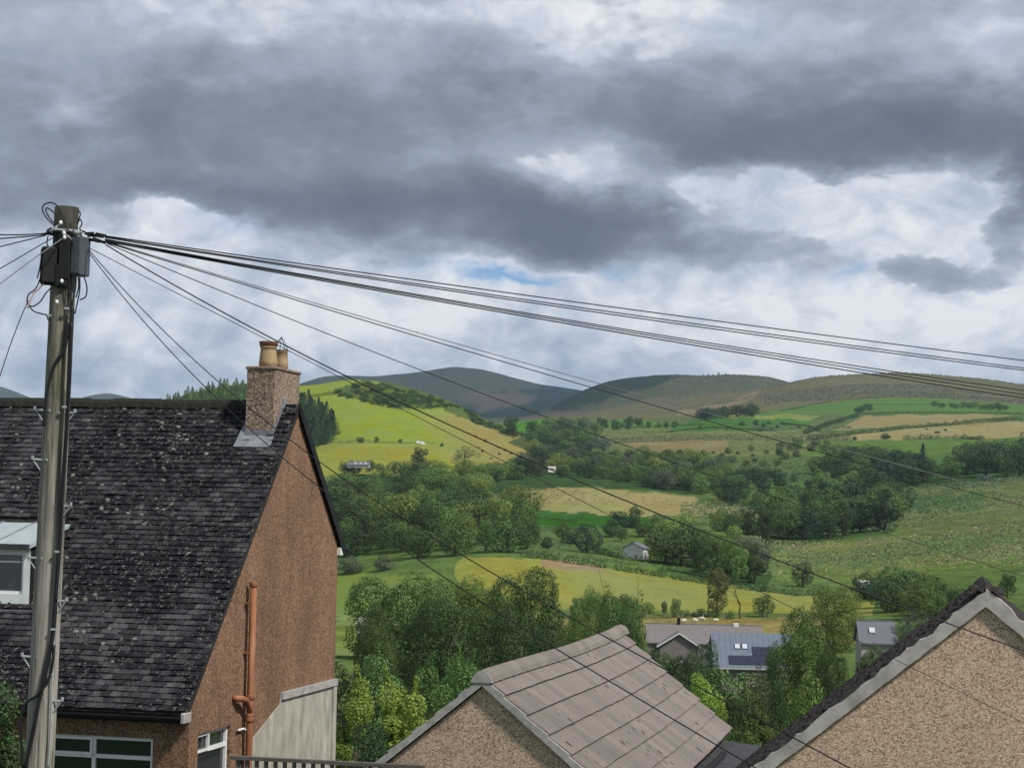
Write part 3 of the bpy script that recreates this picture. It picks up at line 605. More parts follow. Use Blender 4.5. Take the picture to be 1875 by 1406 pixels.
def wood(poly, n, hr, kinds, cols, where, group, cat='tree', sep=10, y0=300, ysq=2.2, wf=1.0, **kw):
    xs = [p[0] for p in poly]; ys = [p[1] for p in poly]; done = []; tries = 0
    while len(done) < n and tries < n*60:
        tries += 1; x, y = VR.uniform(min(xs), max(xs)), VR.uniform(min(ys), max(ys))
        if not pin(poly, x, y) or any((x-a)**2 + ((y-b_)*ysq)**2 < sep*sep for a, b_ in done): continue
        done.append((x, y))
    done.sort(key=lambda q: -q[1]); nrow = max(1, -(-len(done)//13)); per = -(-len(done)//nrow)
    for r_ in range(nrow):
        row = sorted(done[r_*per:(r_+1)*per]); rn = '' if nrow == 1 else (' of the front row' if r_ == 0 else ' of the back row' if r_ == nrow-1 else ' of the middle row' if nrow == 3 else f' of the {ORD[r_]} row')
        for k, (x, y) in enumerate(row):
            kd, cl = VR.choice(kinds), VR.choice(cols)
            h_ = VR.uniform(*hr); wp = h_*WF[kd]*VR.uniform(.85, 1.2)*wf
            plant_px(kd, x, y, h_, wp, cl, f'{TONE[cl]} {KW[kd]}, {ORD[k]} from left{rn} {where}', cat, group, y0=y0, **kw)

# ------------------------------------------------------------------ woods, trees and bushes across the valley
wood([(596, 920), (640, 915), (720, 900), (760, 885), (860, 905), (900, 925), (905, 960), (700, 960), (612, 950)], 34, (36, 62), ['tree', 'tree', 'bush'], ['dark', 'mid', 'dark', 'light', 'mid'],
     'in the valley wood', 'trees of the dense valley wood', sep=22)
wood([(625, 965), (720, 960), (880, 955), (970, 965), (975, 1012), (880, 1015), (760, 1025), (640, 1020)], 40, (44, 84), ['tree', 'tree', 'tall', 'tree'], ['dark', 'mid', 'dark', 'light', 'mid'],
     'fronting the mown field', 'trees along the front of the valley wood', sep=23)
wood([(715, 900), (760, 882), (880, 880), (905, 900), (840, 905), (740, 912)], 14, (30, 44), ['tree', 'bush'], ['light', 'mid', 'light', 'lime'],
     'below the lime hill', 'light green trees below the lime hill', sep=20)
wood([(860, 900), (940, 880), (1000, 872), (1100, 880), (1200, 895), (1290, 905), (1330, 880), (1310, 855), (1180, 845), (1080, 845), (985, 838), (940, 862), (880, 880)], 92, (22, 42), ['tree', 'bush', 'tree', 'tree'], ['dark', 'mid', 'mid', 'light', 'grey'],
     'behind the oval hay field', 'trees of the belt behind the oval hay field', sep=14, y0=640)
wood([(930, 812), (985, 786), (1040, 778), (1090, 795), (1110, 825), (1060, 845), (1000, 842)], 30, (18, 32), ['tree', 'bush'], ['mid', 'light', 'dark', 'grey'],
     'in the hill gully', 'trees of the gully beside the lime hill', sep=13, y0=900)
wood([(1330, 862), (1480, 800), (1420, 860), (1340, 890)], 8, (10, 18), ['bush'], ['dark', 'mid'], 'on the upper grass slope', 'low bushes on the upper grass slope', 'bush', sep=16, y0=700)
wood([(1488, 868), (1560, 850), (1640, 850), (1715, 880), (1690, 893), (1560, 885), (1500, 882)], 26, (34, 52), ['tree', 'tree', 'bush'], ['dark', 'blue', 'mid', 'dark'],
     'below the tan fields', 'trees of the dark wood below the tan fields', sep=18, y0=620)
wood([(1728, 868), (1790, 850), (1880, 842), (1930, 850), (1930, 870), (1800, 872), (1740, 878)], 20, (38, 60), ['tree', 'tree', 'bush'], ['dark', 'blue', 'dark', 'mid'],
     'above the streaked pasture', 'dark trees beside the streaked pasture', sep=19, y0=620)
wood([(1388, 998), (1470, 988), (1560, 985), (1625, 972), (1610, 945), (1500, 955), (1400, 975)], 22, (50, 82), ['tree', 'tree', 'tall'], ['dark', 'mid', 'blue', 'dark'],
     'beside the tufted pasture', 'trees of the clump in the tufted pasture', sep=23, y0=440)
wood([(1500, 925), (1620, 905), (1650, 935), (1560, 945)], 9, (42, 64), ['tree'], ['mid', 'dark'], 'behind the pasture clump', 'rounded trees behind the pasture clump', sep=24, y0=480)
wood([(1285, 900), (1350, 870), (1480, 885), (1490, 945), (1400, 935), (1300, 920)], 34, (12, 34), ['bush', 'bush', 'tree'], ['dark', 'mid', 'blue'],
     'on the rough slope', 'thorn bushes on the rough slope', 'bush', sep=18, y0=560)
wood([(1205, 1042), (1280, 1058), (1400, 1078), (1405, 1050), (1280, 1022), (1215, 1015)], 14, (50, 84), ['tree', 'tree', 'tall'], ['mid', 'dark', 'mid', 'light'],
     'beside the white cottage', 'trees of the clump beside the white cottage', sep=24, y0=330)
wood([(1090, 960), (1180, 950), (1230, 985), (1120, 990)], 8, (26, 40), ['bush', 'tree'], ['dark', 'mid'], 'on the fern bank', 'bushy trees on the fern bank', sep=20, y0=480)
wood([(1290, 958), (1330, 985), (1390, 985), (1380, 960)], 7, (28, 46), ['tree', 'bush'], ['mid', 'dark'], 'below the hay field tip', 'trees below the tip of the oval hay field', sep=18, y0=480)
wood([(1575, 1092), (1640, 1085), (1760, 1105), (1770, 1135), (1680, 1140), (1600, 1120)], 12, (44, 70), ['tree', 'bush', 'tree'], ['dark', 'dark', 'mid'],
     'behind the mossy roof', 'dark thicket behind the beige gable house', sep=26, y0=300)
wood([(1050, 1132), (1100, 1120), (1240, 1125), (1240, 1132), (1130, 1134)], 11, (18, 40), ['bush', 'tall'], ['mid', 'dark', 'light'], 'along the field fence', 'scrub along the fence under the mown field', 'bush', sep=14, y0=250, ysq=1)
wood([(1225, 1130), (1300, 1132), (1340, 1134), (1290, 1126)], 7, (10, 20), ['bush'], ['mid', 'light', 'olive'], 'by the ivy covered tree', 'low scrub beside the ivy covered tree', 'bush', sep=12, y0=250, ysq=1)
wood([(628, 868), (660, 858), (760, 862), (860, 866), (960, 862), (960, 872), (760, 876)], 20, (16, 30), ['tree', 'bush'], ['mid', 'light', 'dark'],
     'at the lime hill foot', 'trees at the foot of the lime hill', sep=14, y0=780)
wood([(612, 722), (650, 706), (690, 700), (750, 716), (845, 748), (800, 748), (740, 748), (690, 742)], 120, (5, 10), ['bush'], ['dark', 'mid', 'mid'], 'in the gorse patch', 'gorse bushes on the lime hill', 'bush', sep=4.5, wf=1.5, y0=1000, parts=False, trunk=False)
wood([(850, 752), (890, 775), (960, 800), (930, 798), (870, 776)], 40, (6, 11), ['bush'], ['dark', 'mid'], 'on the hill shoulder', 'gorse bushes on the hill shoulder', 'bush', sep=5, wf=1.4, y0=1000, trunk=False)
wood([(870, 835), (975, 860), (975, 840), (870, 800)], 14, (4, 7), ['bush'], ['brown', 'dark'], 'on the tan flank', 'thorns on the tan flank', 'bush', sep=14, y0=800, trunk=False)
wood([(1272, 765), (1380, 758), (1380, 765), (1280, 770)], 10, (18, 26), ['tree'], ['blue', 'dark'], 'in the moor edge clump', 'trees of the moor edge clump', sep=10, y0=1200)
wood([(1705, 744), (1845, 750), (1845, 753), (1705, 747)], 13, (10, 15), ['tree'], ['dark', 'mid'], 'across the high green field', 'tree row across the high green field', sep=8, y0=1500, trunk=False)
wood([(1000, 785), (1060, 778), (1250, 780), (1250, 785), (1060, 788)], 18, (10, 20), ['tree', 'bush'], ['dark', 'mid', 'blue'], 'along the far lane', 'trees along the far lane', sep=11, y0=1300)
wood([(1250, 785), (1400, 775), (1480, 785), (1400, 792)], 10, (7, 13), ['bush', 'tree'], ['dark', 'mid'], 'in the small green fields', 'thorn trees in the small green fields', sep=14, y0=1200, trunk=False)
wood([(1210, 835), (1380, 825), (1440, 835), (1300, 845)], 12, (8, 16), ['bush', 'tree'], ['dark', 'mid', 'mid'], 'edging the tan flat', 'bushes edging the tan moor flat', 'bush', sep=16, y0=900, trunk=False)
wood([(1450, 825), (1500, 812), (1530, 820), (1480, 832)], 5, (10, 16), ['bush'], ['dark', 'mid'], 'at the tan field corner', 'bushes at the tan field corner', 'bush', sep=14, y0=900)
wood([(1560, 752), (1580, 748), (1600, 753), (1570, 760)], 5, (9, 15), ['tree'], ['dark', 'mid'], 'where the high hedges meet', 'trees where the high hedges meet', sep=7, y0=1500)
wood([(1450, 960), (1480, 900), (1560, 890), (1560, 920), (1500, 965)], 10, (20, 44), ['tree', 'bush'], ['mid', 'dark', 'light'], 'above the pasture clump', 'trees above the pasture clump', sep=20, y0=480)
wood([(1330, 850), (1470, 815), (1500, 835), (1400, 862)], 9, (9, 18), ['bush', 'tree'], ['dark', 'mid'], 'under the tan flat edge', 'bushes under the tan flat edge', 'bush', sep=18, y0=700, trunk=False)
wood([(985, 1005), (1050, 1008), (1060, 985), (960, 975)], 4, (20, 34), ['bush', 'tree'], ['dark', 'mid'], 'in the wood side meadow', 'bushes in the wood side meadow', sep=22, y0=380)
# plantation of conifers
wood([(275, 752), (330, 730), (400, 713), (450, 707), (460, 738), (400, 745), (300, 760)], 130, (15, 22), ['conifer'], ['mid', 'light', 'mid'], 'behind the dark tiled roof', 'spruces of the hilltop plantation', sep=5, wf=1.5, y0=900, trunk=False)
wood([(545, 830), (606, 812), (612, 800), (598, 770), (572, 756), (545, 745)], 70, (30, 46), ['conifer'], ['dark', 'blue', 'dark'], 'beside the lime hill', 'dark spruces at the edge of the lime hill', sep=6, wf=1.35, y0=900, trunk=False)
# single trees one can point at
S = plant_px
S('conifer', 1690, 862, 52, 30, 'blue', 'lone dark pointed spruce standing out of the wood under the tan fields', y0=600)
S('tall', 938, 803, 44, 36, 'dark', 'bulky dark tree at the end of the lime hill beside the green field', y0=900)
S('tree', 985, 862, 44, 36, 'blue', 'dark round tree beside the tiny white farmhouse', y0=700)
S('tree', 660, 812, 14, 18, 'dark', 'first small thorn tree on the lime hill, the widest of three', y0=900)
S('tree', 689, 811, 13, 11, 'dark', 'middle small thorn tree of three on the lime hill', y0=900)
S('tree', 733, 812, 10, 10, 'mid', 'smallest and last thorn tree of three on the lime hill', y0=900)
S('bush', 809, 818, 9, 9, 'dark', 'dark little bush beside the pale vans on the lime hill', 'bush', y0=900)
S('tree', 770, 860, 44, 36, 'blue', 'dark tree with a full crown at the foot of the lime hill, tallest there', y0=780)
S('thin', 852, 862, 52, 66, 'grey', 'pale feathery open tree at the foot of the tan flank', y0=780)
S('tree', 1074, 1012, 56, 66, 'blue', 'dark leaning round tree standing alone in the meadow above the mown field', y0=330)
S('bush', 640, 1052, 40, 56, 'grey', 'grey green round willow beside the brown gable above the mown field', 'bush', y0=300)
S('bush', 705, 1045, 34, 46, 'grey', 'paler grey willow bush behind the big oak', 'bush', y0=300)
S('bush', 1330, 918, 26, 34, 'dark', 'dark squat bush at the tip of the oval hay field', 'bush', y0=560)
S('tall', 1375, 1062, 84, 84, 'grey', 'silvery grey willow with pale shoots beside the cottage clump', y0=330)
S('bush', 1430, 818, 11, 20, 'dark', 'dark round bush at the near corner of the lower tan field', 'bush', y0=900)
S('bush', 1494, 815, 10, 19, 'dark', 'dark round bush alone on the lower tan field edge', 'bush', y0=900)
S('bush', 1564, 806, 9, 11, 'dark', 'smaller dark bush alone in the lower tan field', 'bush', y0=900)
S('bush', 1620, 804, 13, 24, 'dark', 'wider dark bush in the lower tan field, beside the short hedge', 'bush', y0=900)
S('bush', 1805, 882, 16, 34, 'grey', 'pale round willow bush in front of the dark wood by the pasture', 'bush', y0=480)
S('tree', 1470, 1075, 50, 44, 'blue', 'dark tree on the lane hedge below the tufted pasture', y0=300)
S('tall', 1845, 1095, 48, 34, 'dark', 'upright dark tree just beside the beige gable apex', y0=280)
S('tall', 1312, 1130, 96, 56, 'olive', 'ivy covered tree with tall bare trunk at the edge of the mown field', y0=250)
S('tree', 1397, 1130, 46, 44, 'dark', 'round dark holly at the end of the mown field', y0=250)
S('tree', 1215, 692, 5, 8, 'dark', 'tiny lone tree on the skyline of the far moor', y0=3000, trunk=False)
for k_, (x_, h_) in enumerate(((1288, 4), (1297, 5), (1316, 8), (1329, 6), (1305, 4))):
    S('tree', x_, 688.6, h_, h_*.8, 'blue', f'tiny tree in the skyline row on the far moor, {ORD[k_]} counted', group='skyline trees on the far moor', y0=3000, trunk=False)
P_ = plant_Y
P_('big', 752, 165, 1030, 250, 'mid', 'big spreading oak behind the garden shrubs, its left edge against the bright field')
P_('big', 866, 175, 1042, 190, 'mid', 'lighter oak joined to the big oak, with sunlit upper branches')
P_('big', 968, 170, 1028, 190, 'dark', 'dark oak behind the ridge of the mauve tiled roof')
P_('big', 930, 130, 1085, 170, 'dark', 'nearer oak with low dark crown in front of the dark oak')
P_('big', 1005, 120, 1128, 100, 'dark', 'low dark tree between the nearer oak and the mauve ridge')
P_('big', 1078, 205, 1064, 84, 'mid', 'feathery birch clump behind the mauve ridge')
P_('thin', 1116, 190, 1044, 62, 'mid', 'slim upright birch behind the mauve ridge, first of two')
P_('thin', 1166, 190, 1060, 60, 'mid', 'slim upright birch nearer the long bungalow, second of two')
P_('big', 1130, 150, 1076, 130, 'mid', 'rounded green tree right behind the end of the mauve ridge')
P_('big', 1160, 140, 1120, 62, 'dark', 'dark tree at the end wall of the long bungalow')
P_('big', 1462, 150, 1098, 150, 'mid', 'large leafy tree hiding the end of the solar roof')
P_('big', 1528, 250, 1066, 130, 'light', 'fresh green tree behind the large leafy tree')
P_('big', 1520, 140, 1160, 90, 'dark', 'dark tree between the solar roof and the small bungalow')
P_('big', 1600, 165, 1170, 70, 'dark', 'low dark tree in front of the small bungalow')
P_('big', 1675, 190, 1112, 90, 'grey', 'grey green tree beside the small bungalow roof')
P_('tall', 1420, 135, 1190, 60, 'dark', 'dark shrub tree under the large leafy tree')
P_('bush', 1490, 105, 1215, 110, 'mid', 'yellowish hedge bush above the mossy roof slope', 'bush')
P_('bush', 1360, 115, 1255, 80, 'dark', 'dark shrub in front of the solar roof', 'bush')
P_('thin', 1400, 118, 1195, 60, 'olive', 'nearly bare shrub with pale twigs in front of the solar roof')
for k_, (x_, y_, w_, Y_) in enumerate(((1196, 1174, 60, 170), (1222, 1180, 66, 186), (1248, 1182, 60, 172), (1268, 1178, 56, 188), (1292, 1160, 50, 192), (1285, 1205, 70, 165), (1230, 1218, 70, 160), (1318, 1215, 60, 168))):
    P_('bush', x_, Y_, y_, w_, 'dark', f'dark garden bush screening the long bungalow, {ORD[k_]} in the row', 'bush', 'dark bushes screening the long bungalow')
P_('big', 815, 150, 1085, 180, 'dark', 'mid green tree filling the gap between the big oak and the dark oak')
P_('big', 690, 140, 1085, 110, 'dark', 'dark tree hanging over the pale roofed shed')
P_('big', 1060, 160, 1098, 90, 'mid', 'mid green tree beside the feathery birch clump')
P_('bush', 1345, 165, 1212, 130, 'mid', 'leafy bush under the eave of the solar roof, nearer the skylights', 'bush')
P_('bush', 1405, 160, 1214, 120, 'olive', 'olive bush under the eave of the solar roof, further along', 'bush')
P_('bush', 1600, 150, 1177, 95, 'dark', 'dark bush hiding the wall of the small bungalow', 'bush')
P_('bush', 1640, 160, 1180, 60, 'mid', 'mid green bush at the corner of the small bungalow', 'bush')
# ------------------------------------------------------------------ garden shrubs near the houses: real leaves
def shrub(px, Y, top, wpx, leaf, n, color, label, nl=22, cat='shrub', name='garden_shrub', seed=0, hang=0.0, base_dz=0.0, stems=True, spiky=0.0):
    a, z = ray(px, top); x = a*Y; g0 = ground(x, Y) + base_dz; h = CAMZ + z*Y - g0; w = wpx*Y/F
    n = int(n*1.9); leaf = leaf*.72; rg = np.random.default_rng(900+seed); C, Rr = crown_lobes(rg, nl, 'bush'); sR = min(w, h)/h; Rr = Rr*h*max(.35, sR*.8); C = C*np.array([w, w, h]); C[:, 2] = np.minimum(C[:, 2], h-Rr*.9); C[:, 2] = np.maximum(C[:, 2], Rr*.6)
    p, nn = lobes_leaves(rg, C, Rr, n, up=0.5, jit=0.75)
    if spiky:   # upright shoots that break the outline
        k = int(n*0.25); ti = rg.choice(len(C), k); t_ = rg.uniform(0, 1, k); ang = rg.uniform(0, 6.28, len(C))
        d_ = np.stack([np.cos(ang)*.25, np.sin(ang)*.25, np.ones(len(C))], 1); j = rg.normal(size=(k, 3))*leaf*0.9
        q = C[ti] + d_[ti]*((0.85*Rr[ti] + t_*spiky))[:, None] + j; p = np.concatenate([p, q]); nn = np.concatenate([nn, unit(rg, k)+np.array([0, 0, .6])])
    e = empty(name, (x, Y, g0)); o = bpy.data.objects.new('foliage', quads_mesh('foliage', p, nn, leaf, 0.55, rg, M['leaf'])); COL.objects.link(o); o.parent = e
    c = GREENS[color] if isinstance(color, str) else color; o.color = (*c, 1)
    if stems:
        mb = MB()
        for k in range(7):
            ang = rg.uniform(0, 6.28); rr = w*0.2*rg.uniform(.3, 1)
            mb.tube([(0.05*math.cos(ang), .05*math.sin(ang), 0), (rr*.4*math.cos(ang), rr*.4*math.sin(ang), h*.4), (rr*math.cos(ang), rr*math.sin(ang), h*.62)], lambda s: 0.045*(1-.7*s), 6)
        mb.build('stem', M['bark'], e)
    tag(e, label, cat); return e
shrub(735, 56, 1172, 150, .055, 9000, (.23, .31, .055), 'yellow green broadleaf shrub with upright shoots beside the brown gable', 26, seed=1, spiky=.5)
shrub(650, 58, 1185, 105, .055, 6000, (.20, .28, .05), 'yellow tipped shrub touching the corner of the brown gable', 20, seed=2, spiky=.4)
shrub(690, 72, 1128, 110, .06, 5000, (.11, .20, .065), 'bluish green shrub behind the yellow tipped shrub', 20, seed=3, spiky=.4)
shrub(855, 64, 1112, 150, .055, 9000, (.10, .19, .05), 'tall mid green sycamore shrub above the ridge of the mauve roof', 26, seed=4, spiky=.6)
shrub(800, 60, 1150, 100, .055, 5000, (.095, .175, .045), 'mid green shrub between the yellow shrub and the sycamore shrub', 20, seed=5, spiky=.5)
shrub(880, 62, 1190, 110, .05, 5000, (.045, .09, .03), 'dark shrub right against the left slope of the mauve roof', 20, seed=6)
shrub(720, 50, 1265, 190, .05, 8000, (.030, .062, .022), 'deep green shrub low between the two houses', 26, seed=7)
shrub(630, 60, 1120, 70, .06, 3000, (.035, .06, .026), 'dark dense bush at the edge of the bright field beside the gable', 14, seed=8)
shrub(778, 40, 1298, 78, .03, 6000, (.17, .32, .04), 'vivid green conifer bush peeping over the left slope of the mauve roof', 18, seed=9, spiky=.2)
shrub(735, 37, 1335, 60, .035, 4000, (.13, .25, .04), 'bright fern low beside the left slope of the mauve roof', 14, seed=10, stems=False)
shrub(672, 36, 1352, 85, .035, 5000, (.038, .085, .035), 'dark ivy bank above the grey balustrade', 16, seed=11, stems=False)
shrub(655, 42, 1322, 110, .03, 4500, (.060, .045, .03), 'brown dead bracken against the white rendered patch', 16, seed=12, stems=False)
shrub(965, 85, 1196, 120, .055, 5000, (.27, .25, .05), 'golden hedge shrub just behind the mauve ridge', 20, seed=13)
shrub(1000, 95, 1185, 110, .06, 4000, (.035, .065, .025), 'dark hedge shrub behind the golden shrub', 18, seed=14)
shrub(12, 24, 1112, 105, .035, 11000, (.050, .095, .03), 'bushy green shrub beside the telegraph pole in front of the dark tiled roof', 26, seed=15, spiky=.3)
shrub(95, 25, 1372, 80, .03, 3000, (.075, .095, .04), 'low straggling shrub at the foot of the telegraph pole', 14, seed=16)
shrub(1292, 118, 1200, 105, .085, 7000, (.21, .31, .05), 'bright lime green shrub beside the solar roof bungalow', 22, seed=17)
shrub(1395, 96, 1262, 75, .07, 4500, (.10, .13, .035), 'tangled olive shrub below the solar roof', 18, seed=18, spiky=.5)
shrub(1320, 78, 1285, 80, .05, 5000, (.075, .135, .03), 'leafy sapling group below the lime green shrub', 18, seed=19, spiky=.6)
shrub(1380, 74, 1300, 90, .05, 5000, (.085, .14, .035), 'leafy sapling group beside the mossy roof slope', 18, seed=20, spiky=.6)
# ------------------------------------------------------------------ rushes and rough grass on the pastures
def ground_v(x, Y):
    j = np.clip(np.interp(x/np.maximum(Y, 60.0), SX, np.arange(len(SX))), 0, len(SX)-1.001); i = np.clip(np.interp(Y, QY, np.arange(len(QY))), 0, len(QY)-1.001)
    i0, j0 = i.astype(int), j.astype(int); fi, fj = i-i0, j-j0
    return ZZ[i0, j0]*(1-fi)*(1-fj)+ZZ[i0+1, j0]*fi*(1-fj)+ZZ[i0, j0+1]*(1-fi)*fj+ZZ[i0+1, j0+1]*fi*fj
def tufts(px0, px1, Y0, Y1, n, size, color, label, seed, thr=0.0, sc=40.0):
    rg = np.random.default_rng(seed); Y = np.exp(rg.uniform(np.log(Y0), np.log(Y1), n*3)); a = rg.uniform((px0-CX)/F, (px1-CX)/F, n*3); x = a*Y
    keep = (sines(x/sc, Y/(sc*.6), seed)+rg.normal(size=len(x))*.35 > thr); x, Y = x[keep][:n], Y[keep][:n]; z = ground_v(x, Y); sz = size*Y/Y0*rg.uniform(.5, 1.3, len(x))
    nor = np.stack([rg.normal(size=len(x))*.6, -1+rg.normal(size=len(x))*.5, np.full(len(x), .7)], 1)
    o = bpy.data.objects.new('rough_grass', quads_mesh('rough_grass', np.stack([x, Y, z+sz*.3], 1), nor, sz, .7, rg, M['leaf'])); COL.objects.link(o); o.color = (*color, 1); o['kind'] = 'stuff'; o['label'] = label
tufts(1380, 1990, 390, 640, 9000, .28, (.075, .115, .035), 'dark green rushes over the tufted pasture', 51, .25)
tufts(1380, 1990, 390, 640, 7000, .26, (.20, .17, .085), 'straw coloured grass over the tufted pasture', 52, .35, 55)
tufts(1250, 1990, 640, 980, 9000, .40, (.06, .10, .033), 'dark rushes on the upper slopes', 53, .2, 60)
tufts(1050, 1560, 980, 1500, 9000, .55, (.09, .105, .04), 'rushes on the tan moor flat', 54, .3, 70)
tufts(880, 1260, 400, 560, 5000, .26, (.07, .12, .035), 'rough grass in the meadow by the dark wood', 55, .2, 30)
tufts(1400, 1990, 2150, 2950, 9000, 1.1, (.075, .08, .04), 'heather and rush clumps on the brown moor', 56, .2, 140)
tufts(1230, 1450, 2600, 3600, 3500, 1.1, (.07, .08, .045), 'heather clumps on the grey moor', 57, .2, 160)
tufts(880, 1420, 600, 760, 4000, .30, (.20, .165, .07), 'stubble and weeds in the oval hay field', 59, .4, 40)
# ------------------------------------------------------------------ hedges
def hedge(pts, hpx, y0, label, color='dark', wid=None, n=None, name='hedge', lump=0.25):
    gp = [hit(x, y, y0) for x, y in pts]; gp = [p for p in gp if p is not None]; s = sum(p.y for p in gp)/len(gp)/F; H = hpx*s; Wd = wid or H*0.8
    seg = []; tot = 0
    for a, b_ in zip(gp[:-1], gp[1:]): L = (b_-a).length; seg.append((tot, a, b_, L)); tot += L
    rg = np.random.default_rng(int(pts[0][0]*7+pts[0][1])); nl = max(6, int(tot/(H*0.55))); C = []; Rr = []
    o0 = gp[0]
    for k in range(nl):
        d = tot*(k+rg.uniform(0, 1))/nl
        for t0, a, b_, L in seg:
            if t0 <= d <= t0+L: q = a.lerp(b_, (d-t0)/L); break
        zz2 = ground(q.x, q.y); r_ = H*rg.uniform(.38, .62)*(1+rg.uniform(-lump, lump)); C.append((q.x-o0.x+rg.normal()*Wd*.15, q.y-o0.y+rg.normal()*Wd*.2, zz2-o0.z+r_*0.8)); Rr.append(r_)
    C = np.array(C); Rr = np.array(Rr); p, nn = lobes_leaves(rg, C, Rr, n or int(nl*80)); lf = H*0.085
    o = bpy.data.objects.new(name, quads_mesh(name, p, nn, lf, .75, rg, M['leaf'])); COL.objects.link(o); o.location = o0; o.color = (*GREENS[color], 1)
    tag(o, label, 'hedge'); return o
hedge([(960, 1020), (1000, 1024), (1060, 1034), (1112, 1040)], 13, 330, 'clipped hedge along the top of the mown field, nearer the dark wood')
hedge([(1125, 1044), (1180, 1052), (1280, 1068), (1360, 1080), (1400, 1084)], 13, 330, 'clipped hedge along the top of the mown field, past the gate')
hedge([(1400, 1084), (1460, 1090), (1540, 1092), (1620, 1098)], 12, 300, 'clipped hedge running on behind the silvery willow to the lane')
hedge([(1090, 1012), (1130, 1022), (1200, 1032)], 12, 380, 'dark hedge in front of the white cottage')
hedge([(1480, 806), (1560, 797), (1660, 785), (1760, 777), (1868, 770)], 7.5, 1050, 'long dark hedge between the two tan fields')
hedge([(1655, 806), (1700, 804), (1760, 804), (1800, 806)], 8, 950, 'short dark hedge on the lower edge of the tan fields')
hedge([(1565, 760), (1640, 757), (1740, 757), (1875, 759)], 4.5, 1500, 'thin hedge between the upper tan field and the high green field')
hedge([(1475, 795), (1520, 778), (1570, 762)], 7, 1200, 'hedge climbing from the tan field corner to the high green field')
hedge([(1430, 777), (1480, 783), (1500, 790)], 5, 1200, 'short hedge below the small yellow field')
hedge([(1430, 752), (1520, 735), (1620, 727), (1750, 731)], 1.6, 1700, 'thin boundary hedge under the brown moor')
hedge([(1590, 741), (1700, 741), (1780, 743), (1850, 747)], 1.5, 1650, 'thin dark boundary line crossing the high green field')
hedge([(1220, 793), (1300, 783), (1420, 790)], 3, 1200, 'thin hedge below the small green fields')
hedge([(1120, 786), (1200, 782), (1290, 777)], 3, 1300, 'thin hedge along the far lane')
hedge([(740, 922), (830, 912), (905, 908)], 5, 620, 'low hedge along the small hay strip', 'mid')
hedge([(905, 942), (1000, 950), (1060, 955)], 5, 560, 'fern edge under the oval hay field', 'mid')
# ------------------------------------------------------------------ houses: shared orientation (local X along r, local Y along g)
TH = R(13.1); rv = Vector((math.cos(TH), -math.sin(TH), 0)); gv = Vector((math.sin(TH), math.cos(TH), 0))
def window(parent, name, org, ux, uy, w, h, inward, bars=(), lights=(), fr=0.055, glass='glass'):
    """frame of mitred bars, glass set back, drawn in the plane (ux, uy) at org (lower corner); bars: (x0,y0,x1,y1) strips"""
    ux, uy, nn = Vector(ux), Vector(uy), -Vector(inward); org = Vector(org)
    def bar(mb, x0, y0, x1, y1, d0=-0.04, d1=0.015):
        p = [org + ux*x + uy*y + nn*d for d in (d0, d1) for x, y in ((x0, y0), (x1, y0), (x1, y1), (x0, y1))]; mb.hexa(p)
    f = MB(); bar(f, 0, 0, w, fr); bar(f, 0, h-fr, w, h); bar(f, 0, fr, fr, h-fr); bar(f, w-fr, fr, w, h-fr)
    for b_ in bars: bar(f, *b_, d0=-0.039, d1=0.012)
    for x0, y0, x1, y1 in lights:  # opening sash
        e = 0.04; bar(f, x0, y0, x1, y0+e, -.02, .03); bar(f, x0, y1-e, x1, y1, -.02, .03); bar(f, x0, y0+e, x0+e, y1-e, -.02, .03); bar(f, x1-e, y0+e, x1, y1-e, -.02, .03)
    wo = f.build(name, M['upvc'], parent)
    g = MB(); p = [org + ux*x + uy*y - nn*0.03 for x, y in ((fr*.5, fr*.5), (w-fr*.5, fr*.5), (w-fr*.5, h-fr*.5), (fr*.5, h-fr*.5))]; g.add(p, [(0, 1, 2, 3)])
    g.build('pane', M[glass], wo); return wo

# ---- left house with the dark plain tile roof
e0 = at(340, 1300, 29.0); HB = CAMZ - 7.0
house = empty('tiled_house', (e0.x, e0.y, HB), -TH)
tag(house, 'brown roughcast house with steep dark tiled roof and chimney behind the telegraph pole', 'house')
EH, AT, AH, FT, FH = 3.913, 4.636, 8.771, 7.30, 6.27
LEFT = -11.0
fx0, fx1, fz1, fz0 = -2.30, -0.58, 3.45, 2.25        # front window
wall('front_wall', [(LEFT, .16, 0), (0, .16, 0), (0, .16, EH+.12), (LEFT, .16, EH+.12)], [[(fx0, .16, fz0), (fx1, .16, fz0), (fx1, .16, fz1), (fx0, .16, fz1)]], (0, 1, 0), M['dash_brown'], house)
gw0, gw1, gz0, gz1 = .52, 1.87, 2.2, 3.50            # gable window
wall('gable_wall', [(0, .16, 0), (0, FT-.2, 0), (0, FT-.2, FH+.10), (0, AT, AH-.04), (0, .16, EH+.12)], [[(0, gw0, gz0), (0, gw1, gz0), (0, gw1, gz1), (0, gw0, gz1)]], (-1, 0, 0), M['dash_brown'], house)
MB().box(LEFT, -.002, FT-.21, FT-.2, 0, FH).build('back_wall', M['dash_brown'], house)
window(house, 'window', (fx0, .16+.07, fz0), (1, 0, 0), (0, 0, 1), fx1-fx0, fz1-fz0, (0, 1, 0), bars=[(.70, .05, .76, 1.15), (.05, .86, 1.67, .92)], lights=[(.04, .90, .71, 1.17)])
window(house, 'window', (-.07, gw0, gz0), (0, 1, 0), (0, 0, 1), gw1-gw0, gz1-gz0, (-1, 0, 0), bars=[(.05, .98, 1.3, 1.04), (.55, 1.02, .61, 1.26)], lights=[(.03, 1.0, .57, 1.28)])
MB().box(-.03, .05, gw0-.04, gw1+.04, gz0-.06, gz0).build('window_sill', M['mortar_pale'], house)
MB().box(fx0-.04, fx1+.04, .08, .2, fz0-.06, fz0).build('window_sill', M['mortar_pale'], house)
